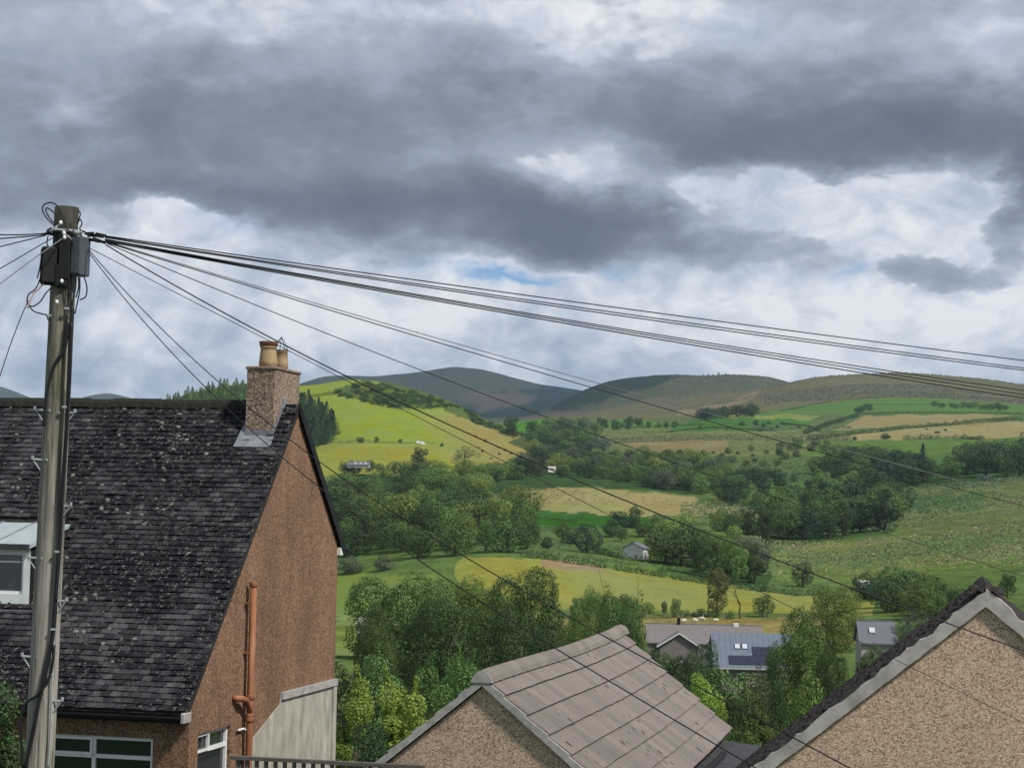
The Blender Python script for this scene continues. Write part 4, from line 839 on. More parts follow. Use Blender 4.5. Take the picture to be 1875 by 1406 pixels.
# net curtains / room shades seen through the glass
sl = Vector((0, AT, AH-EH)); SLEN = sl.length; sd = sl/SLEN; sn = Vector((0, -sd.z, sd.y)); EV = Vector((0, 0, EH))
def on(a, d, h): return Vector((a, 0, 0)) + EV + sd*d + sn*h
mb = MB(); mb.hexa([on(LEFT, -.08, -.10), on(.03, -.08, -.10), on(.03, SLEN, -.10), on(LEFT, SLEN, -.10), on(LEFT, -.08, -.012), on(.03, -.08, -.012), on(.03, SLEN, -.012), on(LEFT, SLEN, -.012)])
roof = mb.build('roof', M['tile_moss'], house)
TW, GA = .166, .112; rows = int((SLEN-.05)/GA)
TR = random.Random(5)
def tile_verts(a, d, lift, tilt, dw):
    w = TW-.006+dw; L = .19; t0, t1 = .034+lift, .008
    return [on(a, d, t0-.014), on(a+w, d, t0-.014+tilt), on(a+w, d+L, t1-.012), on(a, d+L, t1-.012), on(a, d, t0), on(a+w, d, t0+tilt), on(a+w, d+L, t1), on(a, d+L, t1)]
BOXF = [(0, 3, 2, 1), (4, 5, 6, 7), (0, 1, 5, 4), (1, 2, 6, 5), (2, 3, 7, 6), (3, 0, 4, 7)]
variants = []
for k in range(14):
    vv = tile_verts(0, 0, TR.uniform(-.004, .014), TR.uniform(-.009, .009), TR.uniform(-.010, 0)); me = bpy.data.meshes.new('roof_tile'); o_ = on(0, 0, 0)
    me.from_pydata([tuple(v - o_) for v in vv], [], BOXF); me.materials.append(M['tile']); at_ = me.attributes.new('tv', 'FLOAT', 'FACE'); at_.data.foreach_set('value', [TR.random()]*6); variants.append(me)
bv, bf, btv = [], [], []; cand = []
for i in range(rows):
    d = -.05 + i*GA; off = (i % 2)*TW/2; tt = d*sd.y
    a = .045 - TW - off*1.0; first = True
    if off: cand_a = [.045-TW/2]  # half tile at verge
    k = 0
    while a > -7.4:
        skip = (a < -3.22 and 1.28 < tt < 2.62) or (-.70 < a < -.40 and tt > 4.2)
        if not skip:
            dd = d + TR.uniform(-.006, .006)
            if i < 19 and a > -2.75 and len(cand) < 300: cand.append((a, dd))
            else:
                bv_ = tile_verts(a, dd, TR.uniform(-.003, .012)+(.02*TR.random() if TR.random() < .06 else 0), TR.uniform(-.007, .007), TR.uniform(-.010, 0)); n0 = len(bv); bv += bv_; bf += [tuple(j+n0 for j in f) for f in BOXF]; btv += [TR.random()]*6
        a -= TW; k += 1
    if off:
        bv_ = [on(.045-TW/2+.003, d, .016), on(.045, d, .016), on(.045, d+.19, 0), on(.045-TW/2+.003, d+.19, 0), on(.045-TW/2+.003, d, .03), on(.045, d, .03), on(.045, d+.19, .01), on(.045-TW/2+.003, d+.19, .01)]
        n0 = len(bv); bv += bv_; bf += [tuple(j+n0 for j in f) for f in BOXF]; btv += [TR.random()]*6
tob = mesh_obj('roof_tiles', bv, bf, M['tile'], roof); a_ = tob.data.attributes.new('tv', 'FLOAT', 'FACE'); a_.data.foreach_set('value', btv); tob['kind'] = 'stuff'
for a, d in cand:
    o = bpy.data.objects.new('roof_tile', TR.choice(variants)); COL.objects.link(o); o.parent = roof; o.location = on(a, d, 0)
# moss cushions and lichen on the tiles
def blobs(name, mat, pts, parent, seg=6):
    mb = MB()
    for p, ex, ey, ez, r_ in pts:
        vs = [p + ez*r_*.55]; n = seg
        for rr, hh in ((.6, .4), (1, 0)):
            for k in range(n):
                a = 2*math.pi*k/n; q = rr*r_*TR.uniform(.75, 1.15); vs.append(p + ex*math.cos(a)*q*1.3 + ey*math.sin(a)*q*.8 + ez*r_*hh)
        fs = [(0, 1+k, 1+(k+1) % n) for k in range(n)] + [(1+k, 1+n+k, 1+n+(k+1) % n, 1+(k+1) % n) for k in range(n)]
        mb.add(vs, fs)
    o = mb.build(name, mat, parent, True); o['kind'] = 'stuff'; return o
ex = Vector((1, 0, 0)); pts1, pts2 = [], []
for _ in range(4200):
    a, d = TR.uniform(-6.5, 0), TR.uniform(0.3, SLEN-.1); q = on(a, d, 0)
    nz = noise.noise(Vector((a*.8, d*.8, 3.1)))
    if nz + TR.uniform(-.25, .25) < 0.05 + (0.35 if (a > -1.2 and d < 4.6) else 0): continue
    i = round((d+.05)/GA); dd = -.05+i*GA+TR.uniform(-.005, .03)
    (pts1 if TR.random() < .70 else pts2).append((on(a, dd, .022), ex, sd, sn, TR.uniform(.018, .05)))
blobs('moss', M['tile_moss'], pts1, roof); blobs('lichen', M['lichen'], pts2[::2], roof)
# back slope, ridge, verges
bs = Vector((0, FT-AT, FH-AH)); bl = bs.length; bd = bs/bl; bn = Vector((0, -bd.z, bd.y))
AV = Vector((0, AT, AH))
def onb(a, d, h): return Vector((a, 0, 0)) + AV + bd*d + bn*h
MB().hexa([onb(LEFT, 0, -.10), onb(.05, 0, -.10), onb(.05, bl+.12, -.10), onb(LEFT, bl+.12, -.10), onb(LEFT, 0, .03), onb(.05, 0, .03), onb(.05, bl+.12, .03), onb(LEFT, bl+.12, .03)]).build('back_roof', M['tile'], house)
MB().hexa([onb(.052, .25, -.14), onb(.075, .25, -.14), onb(.075, bl+.14, -.14), onb(.052, bl+.14, -.14), onb(.052, .25, .02), onb(.075, .25, .02), onb(.075, bl+.14, .02), onb(.052, bl+.14, .02)]).build('bargeboard', M['black_plastic'], house)
mb = MB(); mb.box(-.02, .06, FT-.24, FT-.02, FH-.16, FH-.02); mb.build('eaves_box', M['white_wall'], house)
MB().tube([(LEFT, FT+.12, FH-.06), (.10, FT+.12, FH-.06)], .055, 8).build('gutter', M['black_plastic'], house, True)
prof = [(-.13, -.10), (-.10, 0.0), (-.05, .05), (0, .065), (.05, .05), (.10, 0), (.13, -.10)]
rm = MB(); n = len(prof)
rm.add([(x, AT+p, AH+q+.035) for x in (0, .445) for p, q in prof], [(i, i+1, n+i+1, n+i) for i in range(n-1)] + [tuple(range(n)), tuple(range(n, 2*n))[::-1]])
ridge0 = None; x = -.76-.45
while x > -7.5:
    if ridge0 is None: ridge0 = rm.build('ridge_tile', M['tile_moss'], roof); o = ridge0
    else: o = link_copy(ridge0, roof)
    o.location = (x, 0, TR.uniform(-.012, .012)); x -= .452
# gutter at the eave with brackets
mb = MB(); mb.add([(x, -.10+.055*math.cos(math.pi*k/8), EH-.10-.055*math.sin(math.pi*k/8)) for x in (LEFT, .02) for k in range(9)], [(k, k+1, 9+k+1, 9+k) for k in range(8)])
g = mb.build('gutter', M['black_plastic'], house); sm = g.modifiers.new('solid', 'SOLIDIFY'); sm.thickness = .006
MB().box(LEFT, .0, -.02, .0, EH-.20, EH-.02).build('fascia', M['black_plastic'], house)
MB().box(LEFT, -.003, 0, .158, EH-.20, EH-.17).build('soffit', M['black_plastic'], house)
mb = MB(); mb.box(-.02, .05, -.16, .12, EH-.19, EH-.03); bevel(mb.build('gutter_end', M['mortar'], house), .015)
# chimney
ca0, ca1, ct0, ct1, ch0, ch1 = -.745, -.235, 4.08, 5.37, 7.55, 9.36
MB().box(ca0, ca1, ct0, ct1, ch0, ch1).build('chimney', M['dash_chim'], house); chim = [o for o in house.children if o.name.startswith('chimney')][0]
bevel(MB().box(ca0-.025, ca1+.025, ct0-.025, ct1+.03, ch1, ch1+.055).build('chimney_cap', M['dash_chim'], chim), .015)
mb = MB(); mb.lathe((-.50, 4.45, ch1+.05), [(.165, 0), (.160, .12), (.140, .30), (.135, .345), (.15, .35), (.15, .375)], 20); p1 = mb.build('chimney_pot', M['clay'], chim, True)
MB().lathe((-.50, 4.45, ch1+.425), [(.135, -.005), (.15, .0), (.168, .07), (.168, .09), (.12, .09), (.115, .0)], 20).build('pot_rim', M['clay_rim'], chim, True)
mb = MB(); mb.lathe((-.475, 5.02, ch1+.05), [(.135, 0), (.13, .14), (.115, .33), (.125, .335), (.125, .36)], 20); p2 = mb.build('chimney_pot', M['clay'], chim, True)
mb = MB(); c0 = Vector((-.475, 5.02, ch1+.41)); ap = c0 + Vector((0, 0, .245))
for k in range(9):
    a = 2*math.pi*k/9; q = c0 + Vector((math.cos(a)*.125, math.sin(a)*.125, 0)); mb.tube([q, q.lerp(ap, .5)+Vector((math.cos(a)*.018, math.sin(a)*.018, 0)), ap], .005, 5)
mb.tube([c0 + Vector((math.cos(k*.2618*2)*.128, math.sin(k*.2618*2)*.128, 0)) for k in range(13)], .006, 5)
mb.build('bird_guard', M['wire'], chim)
# lead flashings: apron in front, stepped soakers up the side
def tz(t): return EH + t*(AH-EH)/AT
mb = MB(); mb.hexa([on(ca0-.10, (ct0-.20)/sd.y, .035), on(ca1+.03, (ct0-.20)/sd.y, .035), on(ca1+.03, ct0/sd.y, .035), on(ca0-.03, ct0/sd.y, .035), on(ca0-.10, (ct0-.20)/sd.y, .042), on(ca1+.03, (ct0-.20)/sd.y, .042), on(ca1+.03, ct0/sd.y, .042), on(ca0-.03, ct0/sd.y, .042)])
mb.box(ca0-.004, ca1+.004, ct0-.006, ct0, tz(ct0)-.05, tz(ct0)+.12); mb.hexa([on(ca0-.13, (ct0-.20)/sd.y, .036), on(ca0-.01, (ct0-.20)/sd.y, .036), on(ca0-.004, (ct0+.5)/sd.y, .036), on(ca0-.06, (ct0+.5)/sd.y, .036), on(ca0-.13, (ct0-.20)/sd.y, .043), on(ca0-.01, (ct0-.20)/sd.y, .043), on(ca0-.004, (ct0+.5)/sd.y, .043), on(ca0-.06, (ct0+.5)/sd.y, .043)])
mb.build('lead_apron', M['lead'], chim)
for k in range(4):
    t0 = ct0 + k*.145; MB().box(ca1, ca1+.006+.002*k, t0, t0+.16, tz(t0)-.02, tz(t0+.14)+.10).build('step_flashing', M['lead'], chim)
# dormer
df, da1, da0 = 1.33, -3.31, -5.9; dz0, dz1 = tz(df)-.05, 6.26
wall('dormer_front', [(da0, df, dz0), (da1, df, dz0), (da1, df, dz1), (da0, df, dz1)], [[(da0+.2, df, 5.50), (da1-.12, df, 5.50), (da1-.12, df, 6.17), (da0+.2, df, 6.17)]], (0, 1, 0), M['upvc'], house, .05); dorm = [o for o in house.children if o.name.startswith('dormer_front')][0]
window(house, 'window', (da0+.2, df+.05, 5.50), (1, 0, 0), (0, 0, 1), da1-da0-.32, .67, (0, 1, 0), bars=[(.9, .05, .95, .62), (.05, .50, 2.2, .53)], fr=.045)
MB().add([(da1-.01, df+.005, dz0), (da1-.01, 2.9, tz(2.9)), (da1-.01, df+.005, dz1)], [(0, 1, 2)]).build('dormer_cheek', M['black_plastic'], dorm)
mb = MB(); y2 = 2.72; mb.hexa([(da0, df-.14, dz1-.02), (da1+.06, df-.14, dz1-.02), (da1+.06, y2, 6.60), (da0, y2, 6.60), (da0, df-.14, dz1+.05), (da1+.06, df-.14, dz1+.05), (da1+.06, y2, 6.66), (da0, y2, 6.66)]); mb.build('dormer_roof', plain('pale_lead_sheet', (.30, .36, .40), (.42, .48, .52), 4, .5, 6, stretch=(6, .6, 1)), dorm)
mb = MB()
for x in (-3.9, -4.5, -5.1): mb.hexa([(x-.012, df-.13, dz1+.05), (x+.012, df-.13, dz1+.05), (x+.012, y2, 6.66), (x-.012, y2, 6.66), (x-.008, df-.13, dz1+.07), (x+.008, df-.13, dz1+.07), (x+.008, y2, 6.68), (x-.008, y2, 6.68)])
mb.build('standing_seam', M['lead'], dorm)
MB().box(da0, da1+.04, df-.16, df-.145, dz1-.05, dz1+.045).build('dormer_fascia', M['asphalt_roof'], dorm)
MB().box(da0, da1+.16, df-.12, df-.02, tz(df)-.16, tz(df)-.06).build('dormer_sill', M['lead'], dorm)
# soil pipe on the gable
px_ = .12
pipe = MB().tube([(px_, 2.36, 2.6), (px_, 2.36, 2.9)], .055, 12)
pipe = MB(); pipe.tube([(px_, 2.40, 0.0), (px_, 2.40, 5.72)], .056, 14); pp = pipe.build('soil_pipe', M['iron_pipe'], house, True)
for z0_, r_ in ((5.68, .072), (3.86, .072), (3.50, .074), (3.56, .070)):
    MB().lathe((px_, 2.40, z0_), [(r_*.9, 0), (r_, .01), (r_, .07), (r_*.9, .08)], 14).build('pipe_collar', M['iron_pipe'], pp, True)
for zb in (2.9, 4.6, 5.4): MB().box(.0, px_, 2.33, 2.47, zb, zb+.03).build('pipe_bracket', M['iron_pipe'], pp)
br = MB(); br.tube([(px_, 2.40, 3.60), (px_, 2.36, 3.76), (px_, 2.20, 3.87), (px_, 2.02, 3.91), (.04, 1.94, 3.92), (-.02, 1.93, 3.92)], .052, 12); br.build('pipe_branch', M['iron_pipe'], pp, True)
MB().tube([(.05, 2.08, 3.40), (.05, 2.32, 3.40), (.08, 2.38, 3.36)], .018, 8).build('overflow_pipe', M['upvc'], house, True)
# patch of white render where a lean-to stood
def gp(px, py):
    a, z = ray(px, py); s_ = (a*e0.y - e0.x)/(gv.x - a*gv.y); return (s_, z*(e0.y+s_*gv.y)+7.0)
pt = [gp(450, 1372), gp(462, 1350), gp(482, 1325), gp(500, 1302), gp(510, 1290), gp(512, 1278), gp(604, 1254)]
poly = [(.006, pt[0][0], 0.0)] + [(.006, t_, h_) for t_, h_ in pt] + [(.006, FT-.205, pt[-1][1]), (.006, FT-.205, 0)]
MB().prism(poly, (.022, 0, 0)).build('render_patch', M['render_white'], house)
MB().prism([(.004, pt[5][0], pt[5][1]-.02), (.004, FT-.2, pt[5][1]-.02), (.004, FT-.2, pt[5][1]+.10), (.004, pt[5][0], pt[5][1]+.10)], (.07, 0, 0)).build('stone_ledge', M['mortar'], house)
MB().box(.03, .055, FT-.40, FT-.199, 0, pt[5][1]-.03).build('corner_strip', M['render_white'], house)

# ---- balustrade in front of the gable
ra = at(430, 1383, 25.5); bal = empty('balustrade', (ra.x, ra.y, CAMZ-4.35), -TH); RH = ra.z-(CAMZ-4.35)
tag(bal, 'dark timber balustrade with square balusters at the foot of the brown gable', 'railing')
MB().box(-.05, 2.6, -.05, .05, RH-.045, RH).build('handrail', M['timber'], bal); MB().box(0, 2.6, -.03, .03, .08, .13).build('bottom_rail', M['timber'], bal)
b0 = MB().box(-.022, .022, -.022, .022, .13, RH-.045).build('baluster', M['timber'], bal); b0.location = (.05, 0, 0)
for k in range(1, 20): o = link_copy(b0, bal); o.location = (.05+k*.13, 0, 0)
ter = MB().box(-.6, 2.75, -.4, .5, -3.2, 0).build('terrace_wall', M['render_white']); ter.location = bal.location; ter.rotation_euler = (0, 0, -TH); tag(ter, 'low rendered terrace wall carrying the timber balustrade', 'wall')

# ---- middle house: mauve concrete tiles, pebbledash gable
ga = at(885, 1243, 25.0); mid = empty('bungalow', (ga.x, ga.y, CAMZ-8.6), -TH)
tag(mid, 'pebbledash bungalow with mauve grey tiled roof in the middle foreground', 'house')
RZ = ga.z-(CAMZ-8.6); LM = 10.2; TP = math.tan(R(39.3)); WR, WL = 2.05, 3.4
wall('gable_wall', [(-WL+.2, 0, 0), (WR-.15, 0, 0), (WR-.15, 0, RZ-.10-(WR-.15)*TP), (0, 0, RZ-.10), (-WL+.2, 0, RZ-.10-(WL-.2)*TP)], [], (0, 1, 0), M['dash_pink'], mid)
MB().box(WR-.16, WR-.15, .002, LM, 0, RZ-.10-(WR-.15)*TP).build('side_wall', M['dash_pink'], mid); MB().box(-WL+.2, -WL+.21, .002, LM, 0, RZ-.10-(WL-.2)*TP).build('side_wall', M['dash_pink'], mid)
MB().add([(-WL+.2, LM, 0), (WR-.15, LM, 0), (WR-.15, LM, RZ-.10-(WR-.15)*TP), (0, LM, RZ-.10), (-WL+.2, LM, RZ-.10-(WL-.2)*TP)], [(0, 1, 2, 3, 4)]).build('gable_wall', M['dash_pink'], mid)
def sag(y): u = y/LM; return -.022*math.sin(math.pi*u) + .010*math.sin(7*u+.5) + .025*math.exp(-((u-1)/.03)**2)
def mroof(w, y, up): # point on right slope at run w
    return Vector((w, y, RZ - w*TP + sag(y) + up))
nC = 7; segs = 22; cs = math.cos(R(39.3))
LS = WR/nC
for sgn, W_ in ((1, WR), (-1, WL)):
    n_ = nC if sgn > 0 else 11
    for i in range(n_ if sgn < 0 else 0):
        w0, w1 = i*W_/n_, (i+1)*W_/n_ + .03; vs = []; fs = []
        for k in range(segs+1):
            y = -.03 + (LM+.06)*k/segs; jz = TR.uniform(-.004, .004)
            for (w, up) in ((w0-.02, .014), (w1, .046+jz), (w1+.004, .016+jz), (w0-.02, -.02)):
                p = mroof(w, y, up); vs.append((sgn*p.x, p.y, p.z))
        for k in range(segs):
            for q in range(4): fs.append((k*4+q, k*4+(q+1) % 4, (k+1)*4+(q+1) % 4, (k+1)*4+q))
        fs += [(3, 2, 1, 0), tuple(segs*4+q for q in range(4))]
        o = mesh_obj('tile_course', vs, fs, M['concrete_tile'], mid); o.data.materials.append(M['moss_black'])
        for f_i, pl_ in enumerate(o.data.polygons): pl_.material_index = 1 if (f_i < segs*4 and f_i % 4 == 1) else 0
TWm = .342; tvar = []
for q_ in range(10):
    wl, tl = TWm-.0012, WR/nC/cs+.05; jz, jx = TR.uniform(-.001, .001), TR.uniform(-.003, .003)   # local: X down the slope, Y along the course, Z normal
    me = bpy.data.meshes.new('roof_tile'); me.from_pydata([(-.03, 0, -.012), (tl-.05+jx, 0, .010+jz), (tl-.05+jx, wl, .010-jz), (-.03, wl, -.012), (-.03, 0, .014), (tl-.05+jx, 0, .052+jz), (tl-.05+jx, wl, .052-jz), (-.03, wl, .014)], [], BOXF)
    me.materials.append(M['concrete_tile']); me.materials.append(M['moss_black']); me.polygons[3].material_index = 1; tvar.append(me)
for i in range(nC):
    y = -.03; first = True
    while y < LM+.02:
        fr_ = .5 if (first and i % 2) else 1.0; first = False
        if y + TWm*fr_ > LM+.04: fr_ = (LM+.04-y)/TWm
        o = bpy.data.objects.new('roof_tile', TR.choice(tvar)); COL.objects.link(o); o.parent = mid; o.scale = (1, fr_, 1)
        o.location = mroof(i*WR/nC, y, .012); o.rotation_euler = (math.atan((sag(y+TWm)-sag(y))/TWm), R(39.3)+TR.uniform(-.002, .002), 0); y += TWm*fr_
slabp = [mroof(w, y, -.03) for w, y in ((0, 0), (WR, 0), (WR, LM), (0, LM))]; MB().prism(slabp, (0, 0, -.03)).build('roof_deck', M['moss_black'], mid)
# mortar verge strips with stepped ends
for sgn, W_ in ((1, WR), (-1, WL)):
    n_ = nC if sgn > 0 else 11; vs = []
    for i in range(n_):
        w0, w1 = i*W_/n_, (i+1)*W_/n_
        a = [(w0, .016), (w1, .046), (w1, -.085), (w0, -.085)]
        MB().add([(sgn*w, y, RZ-w*TP+sag(0)+u) for y in (-.075, -.028) for w, u in a], BOXF if False else [(0, 1, 2, 3), (7, 6, 5, 4), (0, 4, 5, 1), (1, 5, 6, 2), (2, 6, 7, 3), (3, 7, 4, 0)]).build('verge_mortar', M['mortar'], mid)
# ridge tiles
y = -.06; k = 0; rp = [(-.15, -.09), (-.125, -.02), (-.07, .045), (0, .07), (.07, .045), (.125, -.02), (.15, -.09)]
while y < LM+.02:
    L = .42; vs = [(p, yy, q+RZ+sag(yy)+.05 + (.0 if yy == y else .008)) for yy in (y, y+L) for p, q in rp]; n = len(rp)
    m0 = MB().add(vs, [(i, n+i, n+i+1, i+1) for i in range(n-1)] + [tuple(range(n)), tuple(range(n, 2*n))[::-1]]); m0.build('ridge_tile', M['concrete_tile'], mid, False); y += .425
MB().add([(p*.98, yy, q*.98+RZ+.045+sag(0)) for yy in (-.09, -.05) for p, q in rp+[]], [tuple(range(7)), tuple(range(7, 14))[::-1]] + [(i, i+1, 8+i, 7+i) for i in range(6)]).build('ridge_end_mortar', M['mortar'], mid)
# moss streaks in the tile laps
pts = []; slv = Vector((cs, 0, -math.sin(R(39.3)))); nv = Vector((math.sin(R(39.3)), 0, cs))
for _ in range(430):
    y = TR.uniform(.3, LM-.2); i = TR.choice([0, 1, 2, 2, 3, 3, 3, 4, 4, 4, 5, 5, 5, 6, 6]); w = (i+TR.uniform(.02, .98)**.8)*WR/nC
    if noise.noise(Vector((y*.9, w*1.5, 1.7))) + TR.uniform(-.3, .3) < -.02: continue
    f_ = (w*nC/WR) % 1.0; pts.append((mroof(w, y, .022+.042*f_), slv*1.0, Vector((0, 1, 0))*.55, nv*.5, TR.choice([.018, .022, .03, .045, .06])*TR.uniform(.7, 1.2)))
for i in range(1, nC):
    for _ in range(120):
        y = TR.uniform(.1, LM); pts.append((mroof(i*WR/nC+.030, y, .020), slv*.5, Vector((0, 1, 0))*1.3, nv*.5, TR.uniform(.015, .042)))
blobs('moss', M['moss_black'], pts, mid)
# dark lean-to roof beyond the eave and a brown shed roof behind
lt = empty('lean_to', ga + rv*2.2 + Vector((0, 0, -(ga.z-(CAMZ-8.2)))), -TH); tag(lt, 'dark felt roofed lean-to in the gap between the two pebbledash houses', 'shed')
q = 8.2-4.03; MB().hexa([(-.30, .6, q-.08), (2.6, .6, q-.38), (2.6, 10.4, q-.38), (-.30, 10.4, q-.08), (-.30, .6, q), (2.6, .6, q-.30), (2.6, 10.4, q-.30), (-.30, 10.4, q)]).build('roof', M['asphalt_roof'], lt)
MB().box(.0, 2.5, .8, 10.2, 0, q-.42).build('wall', M['dash_shade'], lt); MB().tube([(-.02, .6, q+.03), (-.02, 8.2, q+.03)], .05, 8).build('gutter', M['black_plastic'], lt)
for k in range(1, 5): MB().box(-.1+.5*k, -.085+.5*k+.03, .65, 8.15, q-.055*k+.003, q-.055*k+.022).build('felt_seam', M['moss_black'], lt)
shrub(1298, 46, 1262, 95, .05, 4500, (.045, .028, .024), 'dark brown copper leaved shrub behind the far verge of the mauve roof', 18, seed=30)

# ---- right house: beige pebbledash gable under a mossy roof
ra_ = at(1805, 1092, 24.0); rh = empty('gable_house', (ra_.x, ra_.y, CAMZ-7.2), -TH)
tag(rh, 'beige pebbledash gable with pale cement verge and dark mossy roof at the edge', 'house')
RZ2 = ra_.z-(CAMZ-7.2); TP2 = .812; W2 = 3.7; L2 = 3.3
wall('gable_wall', [(-W2+.2, 0, 0), (W2-.2, 0, 0), (W2-.2, 0, RZ2-.03-(W2-.2)*TP2), (0, 0, RZ2-.03), (-W2+.2, 0, RZ2-.03-(W2-.2)*TP2)], [], (0, 1, 0), M['dash_beige'], rh)
for sx in (-1, 1): MB().box(sx*(W2-.2)-.005, sx*(W2-.2)+.005, .002, L2, 0, RZ2-.05-(W2-.2)*TP2).build('side_wall', M['dash_beige'], rh)
def jag(n, lo, hi): return [TR.uniform(lo, hi) for _ in range(n)]
for sx in (-1, 1):
    n = 46; vs, fs = [], []; js = jag(n+1, .045, .10)
    for i in range(n+1):
        w = W2*i/n; z = RZ2 - w*TP2
        up = js[i] + (.05*math.sin(i*.6)*.3)
        for yy, u in ((-.055, -.125+.006*math.sin(i*1.7)), (-.055, up), (.05, up+.01), (.05, -.125)): vs.append((sx*w, yy, z+u))
    for i in range(n): fs += [(i*4+q, i*4+(q+1) % 4, (i+1)*4+(q+1) % 4, (i+1)*4+q) for q in range(4)]
    fs += [(3, 2, 1, 0), tuple(n*4+q for q in range(4))]
    mesh_obj('cement_verge', vs, fs, M['mortar_pale'], rh)
    # roof slope: lumpy mossed tiles
    nu, nv_ = 70, 46; vs, fs = [], []
    for i in range(nu+1):
        for j in range(nv_+1):
            w = (W2+.1)*i/nu; y = .0 + L2*j/nv_; st = (i % 3)/3.0*.03
            h = .11 + st + .035*noise.noise(Vector((w*5, y*5, sx))) + .03*noise.noise(Vector((w*14, y*14, sx*3))) + .05*math.exp(-(w/.12)**2)
            if j == 0: h -= .05
            vs.append((sx*w, y, RZ2 - w*TP2 + h))
    for i in range(nu):
        for j in range(nv_): fs.append((i*(nv_+1)+j, i*(nv_+1)+j+1, (i+1)*(nv_+1)+j+1, (i+1)*(nv_+1)+j))
    o = mesh_obj('roof', vs, fs, M['roof_moss'], rh, True)
    if sx > 0: o.data.flip_normals()
    if sx < 0:
        lump = []; s2 = Vector((-1, 0, -TP2)).normalized(); n2_ = Vector((-TP2, 0, 1)).normalized()
        for _ in range(900):
            w, y = TR.uniform(0.0, W2), TR.uniform(.02, L2); lump.append((Vector((-w, y, RZ2-w*TP2+.12)), s2, Vector((0, 1, 0)), n2_, TR.uniform(.02, .055)))
        blobs('moss', M['roof_moss'], lump, o, 5)
mb = MB(); mb.add([(0, 0, 0)], []); 
for k in range(9):
    pass
pts = [(Vector((TR.uniform(-.16, .16), TR.uniform(-.03, .5), RZ2+.10-abs(TR.uniform(0, .1)))), Vector((1, 0, 0)), Vector((0, 1, 0)), Vector((0, 0, 1)), TR.uniform(.03, .075)) for _ in range(70)]
blobs('ridge_moss', M['roof_moss'], pts, rh)
# ------------------------------------------------------------------ telegraph pole
pb = at(66, 1400, 18.0); pbx = pb.x - .02; pg = ground(pbx, 18.0); ptop = at(122, 380, 18.0)
pole = empty('telegraph_pole', (pbx, 18.0, pg)); tag(pole, 'weathered wooden telegraph pole with junction boxes, steps and a knot of cables', 'pole')
PHt = ptop.z - pg; lean = (ptop.x - pbx)/PHt
def pc(h, dx=0.0, dy=0.0): return Vector((lean*h+dx, dy, h))
def pr(h): return .150 - .036*h/PHt
mb = MB(); hs_ = [PHt*k/40 for k in range(41)]; n = 20; vs = []; fs = []
for i, h in enumerate(hs_):
    for k in range(n):
        a = 2*math.pi*k/n; r_ = pr(h)*(1+.02*math.sin(3*a+h*.7)+.012*noise.noise(Vector((math.cos(a)*2, math.sin(a)*2, h*.5)))*2)
        vs.append(pc(h)+Vector((r_*math.cos(a), r_*math.sin(a), 0)))
for i in range(40):
    for k in range(n): fs.append((i*n+k, i*n+(k+1) % n, (i+1)*n+(k+1) % n, (i+1)*n+k))
fs.append(tuple(range(40*n, 41*n)))
mesh_obj('pole_shaft', vs, fs, M['pole'], pole, True)
def pz(py, px=100): return at(px, py, 18.0).z - pg
def pl(px, py, dy=-.14):   # local point near the pole
    w = at(px, py, 18.0+dy); return Vector((w.x-pbx, w.y-18.0, w.z-pg))
# boxes
def rbox(name, c, sx, sy, sz, mat, parent, rz=0, bev=.015):
    o = MB().box(-sx/2, sx/2, -sy/2, sy/2, -sz/2, sz/2).build(name, mat, parent); o.location = c; o.rotation_euler = (0, 0, rz); return bevel(o, bev, 2)
b1 = rbox('junction_box', pl(90, 487, -.10), .16, .14, .36, M['black_plastic'], pole, .3, .03); b2 = rbox('junction_box', pl(148, 470, -.08), .105, .17, .37, M['box_grey'], pole, -.35, .012)
rbox('box_lid', Vector((0, -.09, 0)), .092, .012, .34, M['box_grey'], b2, 0, .004); rbox('box_lid', Vector((0, -.072, .0)), .13, .012, .32, M['black_plastic'], b1, 0, .004)
rbox('mounting_plate', pl(118, 470, -.155), .10, .03, .42, M['black_plastic'], pole, 0, .005)
rbox('cable_sleeve', pl(112, 505, -.14), .12, .05, .22, M['black_plastic'], pole, .1, .02)
# bracket ring, hooks, dead-end clamps
mb = MB(); hr_ = pz(425); mb.tube([pc(hr_)+Vector((math.cos(a*.3142)*.145, math.sin(a*.3142)*.145, 0)) for a in range(21)], .014, 6); mb.build('ring_head', M['galv'], pole)
for (x0, y0, x1, y1) in ((110, 420, 92, 424), (118, 428, 134, 444), (140, 430, 156, 424), (136, 425, 150, 432), (108, 412, 95, 426)):
    MB().tube([pl(x0, y0, -.15), pl((x0+x1)/2, (y0+y1)/2-2, -.17), pl(x1, y1, -.12)], .011, 6).build('steel_hook', M['galv'], pole)
for (x, y) in ((111, 408), (117, 427), (118, 435), (113, 515), (104, 553)): o = MB().lathe((0, 0, 0), [(.008, -.02), (.016, -.012), (.016, .012), (.008, .02)], 10).build('insulator', M['white_porcelain'], pole, True); o.location = pl(x, y, -.17)
for (x0, y0, x1, y1) in ((155, 428, 172, 427), (160, 432, 182, 430), (165, 430, 190, 434), (170, 436, 193, 445), (163, 438, 184, 443), (175, 428, 194, 432), (152, 436, 170, 440), (92, 425, 78, 431), (95, 418, 86, 424), (99, 430, 84, 427)):
    MB().tube([pl(x0, y0, -.05), pl(x1, y1, -.05)], .014, 6).build('cable_clamp', M['black_plastic'], pole)
